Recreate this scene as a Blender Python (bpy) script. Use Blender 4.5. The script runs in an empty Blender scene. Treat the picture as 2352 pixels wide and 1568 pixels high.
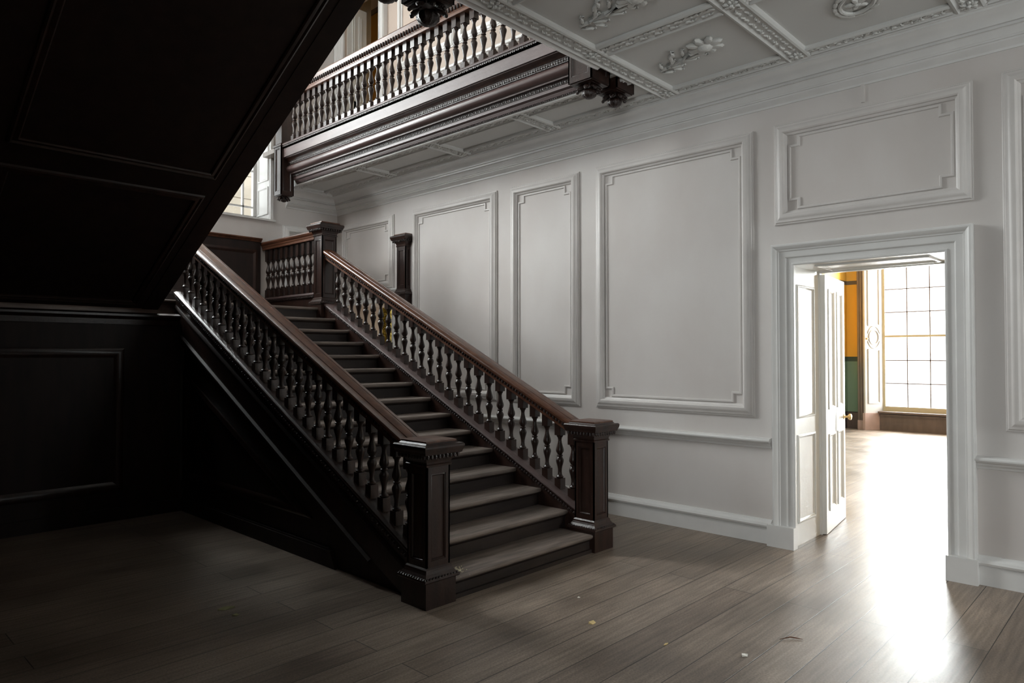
import bpy, bmesh, math, random
from math import sin, cos, pi, atan, radians
from mathutils import Vector, Matrix
random.seed(7)
S = bpy.context.scene
C = S.collection

# ------------------------------------------------------------------ camera, world, light, exposure
F_PX = 1600.0
cam_d = bpy.data.cameras.new('camera')
cam = bpy.data.objects.new('camera', cam_d)
C.objects.link(cam)
cam_d.sensor_fit = 'HORIZONTAL'
cam_d.sensor_width = 36.0
cam_d.lens = F_PX / 2352 * 36
cam_d.clip_start = 0.05
cam_d.clip_end = 200
cam.location = (0, 0, 1.6)
cam.rotation_euler = (pi / 2 + atan(31 / 1600.0), 0, -atan(1683 / 1600.0))
S.camera = cam
S.view_settings.view_transform = 'Standard'
S.view_settings.look = 'None'
S.view_settings.gamma = 1
S.view_settings.use_curve_mapping = False
S.view_settings.exposure = 2.0

W = bpy.data.worlds.new('overcast_sky')
S.world = W
W.use_nodes = True
wn = W.node_tree
wn.nodes.clear()
wo = wn.nodes.new('ShaderNodeOutputWorld')
bg = wn.nodes.new('ShaderNodeBackground')
bg.inputs['Color'].default_value = (0.95, 0.98, 1.0, 1)
bg.inputs['Strength'].default_value = 1.2
wn.links.new(bg.outputs[0], wo.inputs[0])


SKY_L = 9.0        # radiance of the overcast daylight in the windows


def daylight(name, loc, rot, sx, sy, k=1.0):
    """the sky's light entering through one window opening: a lamp of the sky's radiance, as large as the opening, outside the glass"""
    l = bpy.data.lights.new(name, 'AREA')
    l.shape = 'RECTANGLE'
    l.size = sx
    l.size_y = sy
    l.color = (0.95, 0.98, 1.0)
    l.energy = SKY_L * k * sx * sy * pi
    o = bpy.data.objects.new(name, l)
    C.objects.link(o)
    o.location = loc
    o.rotation_euler = rot
    return o


daylight('stair_window_daylight', (2.55, 9.72, 5.42), (-pi / 2, 0, 0), 1.66, 3.80)
daylight('stair_window_daylight', (0.95, 9.72, 4.28), (-pi / 2, 0, 0), 0.62, 1.50)
for yc in (3.65, 0.9, -1.9):
    daylight('room_window_daylight', (16.56, yc, 2.18), (0, pi / 2, 0), 3.4, 1.70, 1.25)
daylight('passage_window_daylight', (7.865, 10.39, 1.75), (-pi / 2, 0, 0), 0.94, 1.75, 0.14)
daylight('added_passage_side_daylight', (9.16, 8.7, 1.75), (0, pi / 2, 0), 1.6, 1.2, 0.35)  # added unseen, to brighten the passage's yellow end wall
daylight('upper_left_window_daylight', (-3.18, 6.0, 6.3), (0, -pi / 2, 0), 1.8, 1.6, 0.65)
daylight('added_front_window_daylight', (4.95, -5.38, 2.15), (pi / 2, 0, 0), 1.3, 2.7, 0.4)  # added behind the camera, to lift the ceiling and right wall
daylight('added_left_window_daylight', (-3.18, -1.5, 2.1), (0, -pi / 2, 0), 2.2, 1.4, 0.74)  # added out of view, to light the right wall from opposite
S.cycles.use_denoising = True
S.cycles.max_bounces = 10
S.cycles.diffuse_bounces = 6
S.cycles.glossy_bounces = 4
S.cycles.caustics_reflective = False
S.cycles.caustics_refractive = False
S.cycles.sample_clamp_indirect = 12.0


# ------------------------------------------------------------------ materials
def mat(name, base=(0.8, 0.8, 0.8), rough=0.5, spec=0.5, var=0.0, vscale=(4, 4, 4), bump=0.0, bscale=20.0, metal=0.0, bdetail=4.0, col2=None, ramp=(0.35, 0.65)):
    m = bpy.data.materials.new(name)
    m.use_nodes = True
    nt = m.node_tree
    p = nt.nodes['Principled BSDF']
    p.inputs['Roughness'].default_value = rough
    p.inputs['Specular IOR Level'].default_value = spec
    p.inputs['Metallic'].default_value = metal
    p.inputs['Base Color'].default_value = (*base, 1)
    tc = nt.nodes.new('ShaderNodeTexCoord')
    if var or col2:
        mp = nt.nodes.new('ShaderNodeMapping')
        mp.inputs['Scale'].default_value = vscale
        nt.links.new(tc.outputs['Object'], mp.inputs['Vector'])
        n = nt.nodes.new('ShaderNodeTexNoise')
        n.inputs['Scale'].default_value = 1.0
        n.inputs['Detail'].default_value = 5.0
        nt.links.new(mp.outputs[0], n.inputs['Vector'])
        r = nt.nodes.new('ShaderNodeValToRGB')
        r.color_ramp.elements[0].position = ramp[0]
        r.color_ramp.elements[1].position = ramp[1]
        c2 = col2 or tuple(min(1, c * (1 + var)) for c in base)
        c1 = base if col2 else tuple(c * (1 - var) for c in base)
        r.color_ramp.elements[0].color = (*c1, 1)
        r.color_ramp.elements[1].color = (*c2, 1)
        nt.links.new(n.outputs['Fac'], r.inputs['Fac'])
        nt.links.new(r.outputs['Color'], p.inputs['Base Color'])
    if bump:
        n2 = nt.nodes.new('ShaderNodeTexNoise')
        n2.inputs['Scale'].default_value = bscale
        n2.inputs['Detail'].default_value = bdetail
        nt.links.new(tc.outputs['Object'], n2.inputs['Vector'])
        b = nt.nodes.new('ShaderNodeBump')
        b.inputs['Strength'].default_value = bump
        b.inputs['Distance'].default_value = 0.01
        nt.links.new(n2.outputs['Fac'], b.inputs['Height'])
        nt.links.new(b.outputs[0], p.inputs['Normal'])
    return m


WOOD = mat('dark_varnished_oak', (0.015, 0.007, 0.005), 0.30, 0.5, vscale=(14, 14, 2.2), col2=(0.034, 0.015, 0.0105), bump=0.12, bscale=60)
RAILW = mat('polished_oak_rail', (0.062, 0.022, 0.011), 0.32, 0.5, vscale=(22, 1.6, 22), col2=(0.125, 0.050, 0.026), bump=0.10, bscale=70)
FASCIAW = mat('lit_varnished_oak_fascia', (0.055, 0.030, 0.028), 0.50, 0.8, vscale=(22, 1.6, 22), col2=(0.085, 0.050, 0.047), bump=0.10, bscale=70)  # same oak as the rails, base lightened to carry the light there
CARVEW = mat('carved_dark_oak', (0.018, 0.008, 0.006), 0.36, 0.5, var=0.3, vscale=(30, 30, 30), bump=0.6, bscale=90)
TREADW = mat('worn_lit_stair_tread', (0.108, 0.086, 0.073), 0.40, 0.5, vscale=(3, 26, 26), col2=(0.215, 0.174, 0.150), bump=0.18, bscale=50)  # worn, and lightened for the light on the treads
RISERW = mat('shaded_stair_riser', (0.012, 0.007, 0.0055), 0.5, 0.4, vscale=(3, 20, 20), col2=(0.024, 0.015, 0.012), bump=0.12, bscale=50)  # base darkened to carry the shade on the risers
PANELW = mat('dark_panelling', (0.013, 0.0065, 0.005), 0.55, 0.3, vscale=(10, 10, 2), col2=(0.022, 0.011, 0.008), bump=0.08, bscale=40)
WALLP = mat('off_white_wall_paint', (0.575, 0.535, 0.51), 0.55, 0.35, vscale=(1.3, 1.3, 0.8), col2=(0.635, 0.605, 0.585), bump=0.07, bscale=22)
BEIGEP = mat('beige_gallery_paint', (0.48, 0.395, 0.335), 0.55, 0.35, var=0.04, vscale=(1, 1, 1), bump=0.1, bscale=26)
PANELP = mat('off_white_panel_moulding_paint', (0.605, 0.575, 0.555), 0.42, 0.45, var=0.03, vscale=(5, 5, 5), bump=0.02, bscale=30)
TRIMP = mat('off_white_gloss_paint', (0.665, 0.655, 0.64), 0.36, 0.5, var=0.03, vscale=(5, 5, 5), bump=0.02, bscale=30)
PLAST = mat('white_ceiling_plaster', (0.63, 0.63, 0.615), 0.7, 0.3, var=0.03, vscale=(1, 1, 1), bump=0.05, bscale=30)
ORNP = mat('moulded_plaster', (0.62, 0.62, 0.60), 0.6, 0.3, var=0.04, vscale=(12, 12, 12), bump=0.25, bscale=70)
DOORP = mat('white_door_paint', (0.74, 0.74, 0.72), 0.32, 0.5, var=0.03, vscale=(6, 6, 2), bump=0.05, bscale=40)
GREYP = mat('greyish_shutter_paint', (0.40, 0.38, 0.36), 0.45, 0.4, var=0.03)
TORUSW = mat('lit_polished_oak_torus', (0.050, 0.027, 0.024), 0.34, 0.7, vscale=(22, 1.6, 22), col2=(0.080, 0.046, 0.042), bump=0.06, bscale=70)  # base lightened for the caught light, as on the fascia
BROWNP = mat('brown_window_paint', (0.105, 0.072, 0.060), 0.45, 0.5, var=0.12, vscale=(12, 12, 3))
PINKP = mat('pinkish_plinth_paint', (0.36, 0.25, 0.22), 0.5, 0.4, var=0.08)
BRASS = mat('brass', (0.72, 0.50, 0.22), 0.30, 0.5, metal=1.0)
STONE = mat('weathered_ashlar_stone', (0.40, 0.37, 0.32), 0.85, 0.2, var=0.12, vscale=(2, 2, 2))
YELP = mat('ochre_wall_paint', (0.55, 0.33, 0.07), 0.6, 0.3, var=0.05)
LEAFM = mat('dry_leaf', (0.30, 0.30, 0.16), 0.7, 0.3, var=0.2)
TWIGM = mat('brown_twig', (0.10, 0.035, 0.016), 0.7, 0.3, var=0.2)
CHIPM = mat('flaked_white_paint', (0.70, 0.67, 0.60), 0.7, 0.3, var=0.1)
YCHIPM = mat('flaked_yellow_paint', (0.68, 0.52, 0.25), 0.7, 0.3, var=0.1)
CRUMBM = mat('plaster_crumbs', (0.62, 0.57, 0.42), 0.9, 0.2, var=0.3, vscale=(200, 200, 200))
GROUNDM = mat('pale_gravel_ground', (0.35, 0.34, 0.31), 0.9, 0.2, var=0.2)


def glass(name, tint=(1, 1, 1)):
    m = bpy.data.materials.new(name)
    m.use_nodes = True
    nt = m.node_tree
    nt.nodes.clear()
    o = nt.nodes.new('ShaderNodeOutputMaterial')
    mx = nt.nodes.new('ShaderNodeMixShader')
    mx.inputs[0].default_value = 0.06
    t = nt.nodes.new('ShaderNodeBsdfTransparent')
    t.inputs[0].default_value = (*tint, 1)
    g = nt.nodes.new('ShaderNodeBsdfGlossy')
    g.inputs['Roughness'].default_value = 0.03
    nt.links.new(t.outputs[0], mx.inputs[1])
    nt.links.new(g.outputs[0], mx.inputs[2])
    nt.links.new(mx.outputs[0], o.inputs[0])
    return m


GLASS = glass('window_glass', (0.97, 0.98, 0.97))


def pattern_glass():
    m = bpy.data.materials.new('pebbled_yellow_glass')
    m.use_nodes = True
    nt = m.node_tree
    nt.nodes.clear()
    o = nt.nodes.new('ShaderNodeOutputMaterial')
    tc = nt.nodes.new('ShaderNodeTexCoord')
    v = nt.nodes.new('ShaderNodeTexVoronoi')
    v.inputs['Scale'].default_value = 38
    r = nt.nodes.new('ShaderNodeValToRGB')
    r.color_ramp.elements[0].position = 0.15
    r.color_ramp.elements[1].position = 0.6
    r.color_ramp.elements[0].color = (0.42, 0.36, 0.17, 1)
    r.color_ramp.elements[1].color = (0.16, 0.13, 0.05, 1)
    t = nt.nodes.new('ShaderNodeBsdfTransparent')
    nt.links.new(tc.outputs['Object'], v.inputs['Vector'])
    nt.links.new(v.outputs['Distance'], r.inputs['Fac'])
    nt.links.new(r.outputs[0], t.inputs[0])
    nt.links.new(t.outputs[0], o.inputs[0])
    return m


PGLASS = pattern_glass()


def floor_mat():
    m = bpy.data.materials.new('worn_floorboards')
    m.use_nodes = True
    nt = m.node_tree
    L = nt.links.new
    p = nt.nodes['Principled BSDF']
    tc = nt.nodes.new('ShaderNodeTexCoord')
    mp = nt.nodes.new('ShaderNodeMapping')
    mp.inputs['Location'].default_value = (1.35, 0.125, 0)
    L(tc.outputs['Object'], mp.inputs[0])
    br = nt.nodes.new('ShaderNodeTexBrick')
    br.offset = 0.37
    br.offset_frequency = 2
    br.inputs['Scale'].default_value = 1.0
    br.inputs['Brick Width'].default_value = 3.6
    br.inputs['Row Height'].default_value = 0.218
    br.inputs['Mortar Size'].default_value = 0.0026
    br.inputs['Mortar Smooth'].default_value = 0.2
    br.inputs['Color1'].default_value = (0.172, 0.132, 0.103, 1)
    br.inputs['Color2'].default_value = (0.235, 0.186, 0.148, 1)
    br.inputs['Mortar'].default_value = (0.018, 0.014, 0.012, 1)
    L(mp.outputs[0], br.inputs['Vector'])
    # grain
    mg = nt.nodes.new('ShaderNodeMapping')
    mg.inputs['Scale'].default_value = (2.2, 42, 1)
    L(tc.outputs['Object'], mg.inputs[0])
    ng = nt.nodes.new('ShaderNodeTexNoise')
    ng.inputs['Scale'].default_value = 1
    ng.inputs['Detail'].default_value = 6
    L(mg.outputs[0], ng.inputs['Vector'])
    rg = nt.nodes.new('ShaderNodeMapRange')
    rg.inputs[1].default_value = 0.3
    rg.inputs[2].default_value = 0.7
    rg.inputs[3].default_value = 0.72
    rg.inputs[4].default_value = 1.25
    L(ng.outputs['Fac'], rg.inputs[0])
    # blotchy wear
    nb = nt.nodes.new('ShaderNodeTexNoise')
    nb.inputs['Scale'].default_value = 1.7
    nb.inputs['Detail'].default_value = 7
    L(tc.outputs['Object'], nb.inputs['Vector'])
    rb = nt.nodes.new('ShaderNodeMapRange')
    rb.inputs[1].default_value = 0.3
    rb.inputs[2].default_value = 0.7
    rb.inputs[3].default_value = 0.7
    rb.inputs[4].default_value = 1.3
    L(nb.outputs['Fac'], rb.inputs[0])
    # fine dust speckle
    ns = nt.nodes.new('ShaderNodeTexNoise')
    ns.inputs['Scale'].default_value = 95
    ns.inputs['Detail'].default_value = 3
    L(tc.outputs['Object'], ns.inputs['Vector'])
    rs = nt.nodes.new('ShaderNodeMapRange')
    rs.inputs[1].default_value = 0.35
    rs.inputs[2].default_value = 0.65
    rs.inputs[3].default_value = 0.8
    rs.inputs[4].default_value = 1.2
    L(ns.outputs['Fac'], rs.inputs[0])
    m1 = nt.nodes.new('ShaderNodeMath'); m1.operation = 'MULTIPLY'
    L(rg.outputs[0], m1.inputs[0]); L(rb.outputs[0], m1.inputs[1])
    m2 = nt.nodes.new('ShaderNodeMath'); m2.operation = 'MULTIPLY'
    L(m1.outputs[0], m2.inputs[0]); L(rs.outputs[0], m2.inputs[1])
    vm = nt.nodes.new('ShaderNodeVectorMath'); vm.operation = 'SCALE'
    L(br.outputs['Color'], vm.inputs[0]); L(m2.outputs[0], vm.inputs['Scale'])
    L(vm.outputs[0], p.inputs['Base Color'])
    rr = nt.nodes.new('ShaderNodeMapRange')
    rr.inputs[1].default_value = 0.3
    rr.inputs[2].default_value = 0.7
    rr.inputs[3].default_value = 0.32
    rr.inputs[4].default_value = 0.46
    L(nb.outputs['Fac'], rr.inputs[0])
    L(rr.outputs[0], p.inputs['Roughness'])
    p.inputs['Specular IOR Level'].default_value = 0.5
    # bump: gaps, grain
    ad = nt.nodes.new('ShaderNodeMath'); ad.operation = 'MULTIPLY_ADD'
    ad.inputs[1].default_value = -1.6
    L(br.outputs['Fac'], ad.inputs[0])
    a2 = nt.nodes.new('ShaderNodeMath'); a2.operation = 'MULTIPLY'
    a2.inputs[1].default_value = 0.35
    L(ng.outputs['Fac'], a2.inputs[0])
    L(a2.outputs[0], ad.inputs[2])
    b = nt.nodes.new('ShaderNodeBump')
    b.inputs['Strength'].default_value = 0.35
    b.inputs['Distance'].default_value = 0.006
    L(ad.outputs[0], b.inputs['Height'])
    L(b.outputs[0], p.inputs['Normal'])
    return m


FLOORM = floor_mat()


def dado_mat():
    """ochre wall over green dado, with a dark green line, a brown picture rail and a dark skirting painted by height"""
    m = bpy.data.materials.new('green_and_ochre_wall_paint')
    m.use_nodes = True
    nt = m.node_tree
    p = nt.nodes['Principled BSDF']
    p.inputs['Roughness'].default_value = 0.6
    tc = nt.nodes.new('ShaderNodeTexCoord')
    sx = nt.nodes.new('ShaderNodeSeparateXYZ')
    nt.links.new(tc.outputs['Object'], sx.inputs[0])
    mr = nt.nodes.new('ShaderNodeMapRange')
    mr.inputs[1].default_value = 0
    mr.inputs[2].default_value = 4.4
    nt.links.new(sx.outputs['Z'], mr.inputs[0])
    r = nt.nodes.new('ShaderNodeValToRGB')
    cr = r.color_ramp
    cr.interpolation = 'CONSTANT'
    stops = [(0, (0.035, 0.025, 0.022)), (0.36, (0.15, 0.225, 0.155)), (1.46, (0.035, 0.06, 0.04)), (1.56, (0.66, 0.35, 0.035)), (3.13, (0.11, 0.085, 0.06)), (3.23, (0.62, 0.36, 0.06))]
    cr.elements[0].color = (*stops[0][1], 1)
    cr.elements[1].position = stops[-1][0] / 4.4
    cr.elements[1].color = (*stops[-1][1], 1)
    for z, c in stops[1:-1]:
        e = cr.elements.new(z / 4.4)
        e.color = (*c, 1)
    nt.links.new(mr.outputs[0], r.inputs[0])
    nt.links.new(r.outputs[0], p.inputs['Base Color'])
    return m


DADO = dado_mat()


# ------------------------------------------------------------------ mesh builder
class MB:
    def __init__(self):
        self.v = []
        self.f = []

    def add(self, vs, fs):
        o = len(self.v)
        self.v += [tuple(x) for x in vs]
        self.f += [tuple(i + o for i in f) for f in fs]
        return self

    def box(self, x0, x1, y0, y1, z0, z1):
        vs = [(x0, y0, z0), (x1, y0, z0), (x1, y1, z0), (x0, y1, z0), (x0, y0, z1), (x1, y0, z1), (x1, y1, z1), (x0, y1, z1)]
        return self.add(vs, [(0, 3, 2, 1), (4, 5, 6, 7), (0, 1, 5, 4), (1, 2, 6, 5), (2, 3, 7, 6), (3, 0, 4, 7)])

    def loft(self, rings, cap=True):
        n = len(rings[0])
        vs = [p for r in rings for p in r]
        fs = []
        for i in range(len(rings) - 1):
            for j in range(n):
                k = (j + 1) % n
                fs.append((i * n + j, i * n + k, (i + 1) * n + k, (i + 1) * n + j))
        if cap:
            fs.append(tuple(range(n - 1, -1, -1)))
            fs.append(tuple((len(rings) - 1) * n + j for j in range(n)))
        return self.add(vs, fs)

    def rects(self, x0, x1, y0, y1, prof, wall=None):
        """square turning: prof = [(offset, z)]; wall='x1' keeps the x1 side flush (half post)"""
        R = []
        for e, z in prof:
            xe = x1 if wall == 'x1' else x1 + e
            ye = y1 if wall == 'y1' else y1 + e
            R.append([(x0 - e, y0 - e, z), (xe, y0 - e, z), (xe, ye, z), (x0 - e, ye, z)])
        return self.loft(R)

    def lathe(self, cx, cy, prof, n=16):
        R = [[(cx + r * cos(2 * pi * j / n), cy + r * sin(2 * pi * j / n), z) for j in range(n)] for r, z in prof]
        return self.loft(R)

    def prism(self, poly, axis, a0, a1):
        def pt(p, a):
            return {'x': (a, p[0], p[1]), 'y': (p[0], a, p[1]), 'z': (p[0], p[1], a)}[axis]
        n = len(poly)
        vs = [pt(p, a0) for p in poly] + [pt(p, a1) for p in poly]
        fs = [tuple(range(n - 1, -1, -1)), tuple(range(n, 2 * n))]
        fs += [(i, (i + 1) % n, n + (i + 1) % n, n + i) for i in range(n)]
        return self.add(vs, fs)

    def sweep(self, path, nrm, prof, closed=False):
        P = [Vector(p) for p in path]
        N = Vector(nrm)
        n = len(P)
        segs = n if closed else n - 1
        dirs = [(P[(i + 1) % n] - P[i]).normalized() for i in range(segs)]
        sides = [N.cross(d).normalized() for d in dirs]
        rings = []
        for i in range(n):
            if closed:
                s1, s2 = sides[i - 1], sides[i]
            else:
                s1 = sides[max(0, i - 1)]
                s2 = sides[min(segs - 1, i)]
            den = 1 + s1.dot(s2)
            s = (s1 + s2) / den if den > 0.05 else s1
            rings.append([P[i] + s * a + N * b for a, b in prof])
        m = len(prof)
        vs = [q for r in rings for q in r]
        fs = []
        for i in range(segs):
            k = (i + 1) % n
            for j in range(m):
                l = (j + 1) % m
                fs.append((i * m + j, i * m + l, k * m + l, k * m + j))
        if not closed:
            fs.append(tuple(range(m - 1, -1, -1)))
            fs.append(tuple((n - 1) * m + j for j in range(m)))
        return self.add(vs, fs)

    def ball(self, c, r, rot=None, nu=10, nv=6):
        M = rot or Matrix.Identity(3)
        c = Vector(c)
        vs = [c + M @ Vector((0, 0, r[2]))]
        for i in range(1, nv):
            t = pi * i / nv
            for j in range(nu):
                a = 2 * pi * j / nu
                vs.append(c + M @ Vector((r[0] * sin(t) * cos(a), r[1] * sin(t) * sin(a), r[2] * cos(t))))
        vs.append(c + M @ Vector((0, 0, -r[2])))
        fs = [(0, 1 + j, 1 + (j + 1) % nu) for j in range(nu)]
        for i in range(nv - 2):
            for j in range(nu):
                a, b = 1 + i * nu + j, 1 + i * nu + (j + 1) % nu
                fs.append((a, a + nu, b + nu, b))
        e = len(vs) - 1
        o = 1 + (nv - 2) * nu
        fs += [(o + j, e, o + (j + 1) % nu) for j in range(nu)]
        return self.add(vs, fs)

    def tube(self, pts, r, n=8):
        P = [Vector(p) for p in pts]
        rings = []
        for i, p in enumerate(P):
            d = (P[min(i + 1, len(P) - 1)] - P[max(i - 1, 0)]).normalized()
            a = d.orthogonal().normalized()
            b = d.cross(a)
            rr = r[i] if isinstance(r, (list, tuple)) else r
            rings.append([p + a * rr * cos(2 * pi * j / n) + b * rr * sin(2 * pi * j / n) for j in range(n)])
        # keep rings aligned
        for i in range(1, len(rings)):
            best = min(range(n), key=lambda k: (rings[i][k] - rings[i - 1][0]).length)
            rings[i] = rings[i][best:] + rings[i][:best]
            if n > 2 and (rings[i][1] - rings[i - 1][1]).length > (rings[i][-1] - rings[i - 1][1]).length:
                rings[i] = [rings[i][0]] + rings[i][:0:-1]
        return self.loft(rings)

    def build(self, name, m, parent=None, origin=None, smooth=False, angle=35):
        if parent is not None:
            org = Vector(parent['_org'])
        else:
            org = Vector(origin) if origin else Vector((0, 0, 0))
        me = bpy.data.meshes.new(name)
        me.from_pydata([tuple(Vector(v) - org) for v in self.v], [], self.f)
        bm = bmesh.new()
        bm.from_mesh(me)
        bmesh.ops.recalc_face_normals(bm, faces=bm.faces)
        bm.to_mesh(me)
        bm.free()
        if smooth:
            for p in me.polygons:
                p.use_smooth = True
            me.set_sharp_from_angle(angle=radians(angle))
        me.materials.append(m)
        o = bpy.data.objects.new(name, me)
        C.objects.link(o)
        if parent is not None:
            o.parent = parent
        else:
            o.location = org
        o['_org'] = list(org)
        return o


def thing(name, label, cat, loc, group=None):
    o = bpy.data.objects.new(name, None)
    C.objects.link(o)
    o.location = loc
    o.empty_display_size = 0.1
    o['_org'] = list(loc)
    return tag(o, label, cat, group)


def tag(o, label, cat, group=None):
    o['label'] = label
    o['category'] = cat
    if group:
        o['group'] = group
    return o


def struct(o, label=None, cat=None):
    o['kind'] = 'structure'
    if label:
        o['label'] = label
    if cat:
        o['category'] = cat
    return o


def dup_mesh(o, name, loc, parent):
    c = o.copy()
    c.name = name
    C.objects.link(c)
    c.parent = parent
    c.location = loc
    return c


XW = 5.82      # right wall face
YB = 9.20      # back wall face
ZC = 3.985     # lower ceiling
ZF = 4.36      # upper floor
ZT = 8.40      # upper ceiling
RISE, GO = 0.1455, 0.299
Y1 = 3.43      # first nosing
YL = 7.616     # landing nosing
ZL = 15 * RISE  # landing level


# ------------------------------------------------------------------ the setting: shell
fb = MB().box(-3.2, 16.6, -5.2, 10.45, -0.25, 0)
struct(fb.build('floor', FLOORM), 'worn dusty brown floorboards running into the bright room', 'floor')

# right wall with the lower doorway, the passage doorway and the gallery doorway
DY0, DY1, DZ = 1.195, 2.28, 2.345
PY0, PY1, PZ = 7.79, 8.87, 2.33
GY0, GY1, GZ = 8.13, 9.02, 6.95
w = MB()
w.box(XW, 6.42, -5.2, DY0 - 0.03, 0, ZF).box(XW, 6.42, DY0 - 0.03, DY1 + 0.055, DZ + 0.03, ZF).box(XW, 6.42, DY1 + 0.055, PY0, 0, ZF)
w.box(XW, 6.42, PY0, PY1, PZ, ZF).box(XW, 6.42, PY1, YB, 0, ZF)
struct(w.build('wall_right', WALLP), 'off white painted wall right of the staircase', 'wall')
w = MB()
w.box(XW, 6.05, 1.3, GY0, ZF, ZT).box(XW, 6.05, GY0, GY1, GZ, ZT).box(XW, 6.05, GY1, YB, ZF, ZT)
struct(w.build('wall_right_upper', BEIGEP), 'beige painted wall of the gallery above', 'wall')

# back wall with the tall stair window opening
WX0, WX1, WZ0, WZ1, WZS = 0.60, 4.74, 3.50, 7.40, 5.05
w = MB()
w.box(-3.2, WX0, YB, 9.75, 0, ZT).box(WX1, 6.42, YB, 9.75, 0, ZT)
w.box(WX0, WX1, YB, 9.75, 0, WZ0).box(WX0, WX1, YB, 9.75, WZ1, ZT)
w.box(WX0, 1.68, YB, 9.75, WZS, WZ1).box(3.42, WX1, YB, 9.75, WZS, WZ1)
w.box(1.30, 1.68, YB, 9.75, WZ0, WZS).box(3.42, 3.82, YB, 9.75, WZ0, WZS)
struct(w.build('wall_back', WALLP), 'off white back wall of the stair hall around the tall window', 'wall')
w = MB().box(-3.2, -3.0, -5.2, -2.2, 0, ZF).box(-3.2, -3.0, -0.8, 9.2, 0, ZF).box(-3.2, -3.0, -2.2, -0.8, 0, 1.0).box(-3.2, -3.0, -2.2, -0.8, 3.2, ZF)
struct(w.build('wall_left', PANELW), 'dark panelled left wall', 'wall')
w = MB().box(-3.2, -3.0, 1.3, 5.2, ZF, ZT).box(-3.2, -3.0, 6.8, 9.2, ZF, ZT).box(-3.2, -3.0, 5.2, 6.8, ZF, 5.4).box(-3.2, -3.0, 5.2, 6.8, 7.2, ZT)
struct(w.build('wall_left_upper', BEIGEP))
w = MB().box(-3.2, 4.3, -5.4, -5.2, 0, ZF).box(5.6, 6.42, -5.4, -5.2, 0, ZF)
w.box(4.3, 5.6, -5.4, -5.2, 0, 0.8).box(4.3, 5.6, -5.4, -5.2, 3.5, ZF)
struct(w.build('wall_front', WALLP))
struct(MB().box(-3.0, 4.45, -2.6, -2.45, 0, ZC).build('light_baffle', PANELW))  # unseen, added to keep the front light off the left side
struct(MB().box(-3.0, -0.30, 0.55, 0.70, 0, ZC).build('light_baffle_left', PANELW))  # unseen, added to shield the left floor from the left light
struct(MB().box(-3.2, 6.42, 1.1, 1.3, ZF, ZT).build('wall_front_upper', WALLP))
struct(MB().box(-3.2, 6.8, 1.1, 10.2, ZT, ZT + 0.2).build('ceiling_upper', PLAST))

# lower ceiling: hall, gallery strip, left strip
c = MB()
c.box(-3.2, XW, -5.2, 3.395, ZC, ZF - 0.001)
c.box(4.86, XW, 3.395, YB, ZC, ZF - 0.001)
c.box(-3.2, 0.78, 3.395, YB, ZC, ZF - 0.001)
struct(c.build('ceiling', PLAST), 'white plaster ceiling with moulded ribs', 'ceiling')

# ------------------------------------------------------------------ ceiling ribs and plaster ornaments
RIBP = [(-0.10, 0), (-0.10, 0.018), (-0.088, 0.030), (-0.072, 0.034), (-0.062, 0.022), (-0.055, 0.018), (0.055, 0.018), (0.062, 0.022), (0.072, 0.034), (0.088, 0.030), (0.10, 0.018), (0.10, 0)]
NARP = [(a * 0.72, b) for a, b in RIBP]


def scroll(mb, x, y, z, along, s=1.0):
    """one flattened plaster leaf scroll of the guilloche running along x or y"""
    a = random.choice((-1, 1)) * 0.6
    M = Matrix.Rotation((0 if along == 'x' else pi / 2) + a, 3, 'Z')
    mb.ball((x, y, z), (0.030 * s, 0.011 * s, 0.011), M, 6, 4)
    M2 = Matrix.Rotation((0 if along == 'x' else pi / 2) - a, 3, 'Z')
    dx, dy = (0.022, 0) if along == 'x' else (0, 0.022)
    mb.ball((x + dx, y + dy, z), (0.016 * s, 0.012 * s, 0.012), M2, 6, 4)


def rosette(mb, x, y, z, r):
    for k in range(6):
        a = k * pi / 3 + 0.2
        mb.ball((x + cos(a) * r * 0.6, y + sin(a) * r * 0.6, z), (r * 0.42, r * 0.24, 0.014), Matrix.Rotation(a, 3, 'Z'), 6, 4)
    mb.ball((x, y, z - 0.006), (r * 0.26, r * 0.26, 0.018), None, 8, 4)


NT = [0]


def trim(mb, m=TRIMP, label=None, smooth=True):
    NT[0] += 1
    return struct(mb.build('trim_%d' % NT[0], m, smooth=smooth, angle=28), label, 'trim' if label else None)


def rib(p0, p1, prof=RIBP, orn=True, half=0.05, label=None):
    mb = MB().sweep([p0, p1], (0, 0, -1), prof)
    o = trim(mb, PLAST, label)
    if orn:
        d = Vector(p1) - Vector(p0)
        along = 'x' if abs(d.x) > abs(d.y) else 'y'
        ob = MB()
        n = int(d.length / 0.062)
        for i in range(n):
            q = Vector(p0) + d * ((i + 0.5) / n)
            off = half * 0.55 * (1 if i % 2 else -1)
            if along == 'x':
                scroll(ob, q.x, q.y + off, q.z - 0.020, 'x', half / 0.05)
                scroll(ob, q.x + 0.02, q.y - off, q.z - 0.019, 'x', 0.7 * half / 0.05)
            else:
                scroll(ob, q.x + off, q.y, q.z - 0.020, 'y', half / 0.05)
                scroll(ob, q.x - off, q.y + 0.02, q.z - 0.019, 'y', 0.7 * half / 0.05)
        ob.build('leaf_ornament', ORNP, o, smooth=True)
    return o


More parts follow.
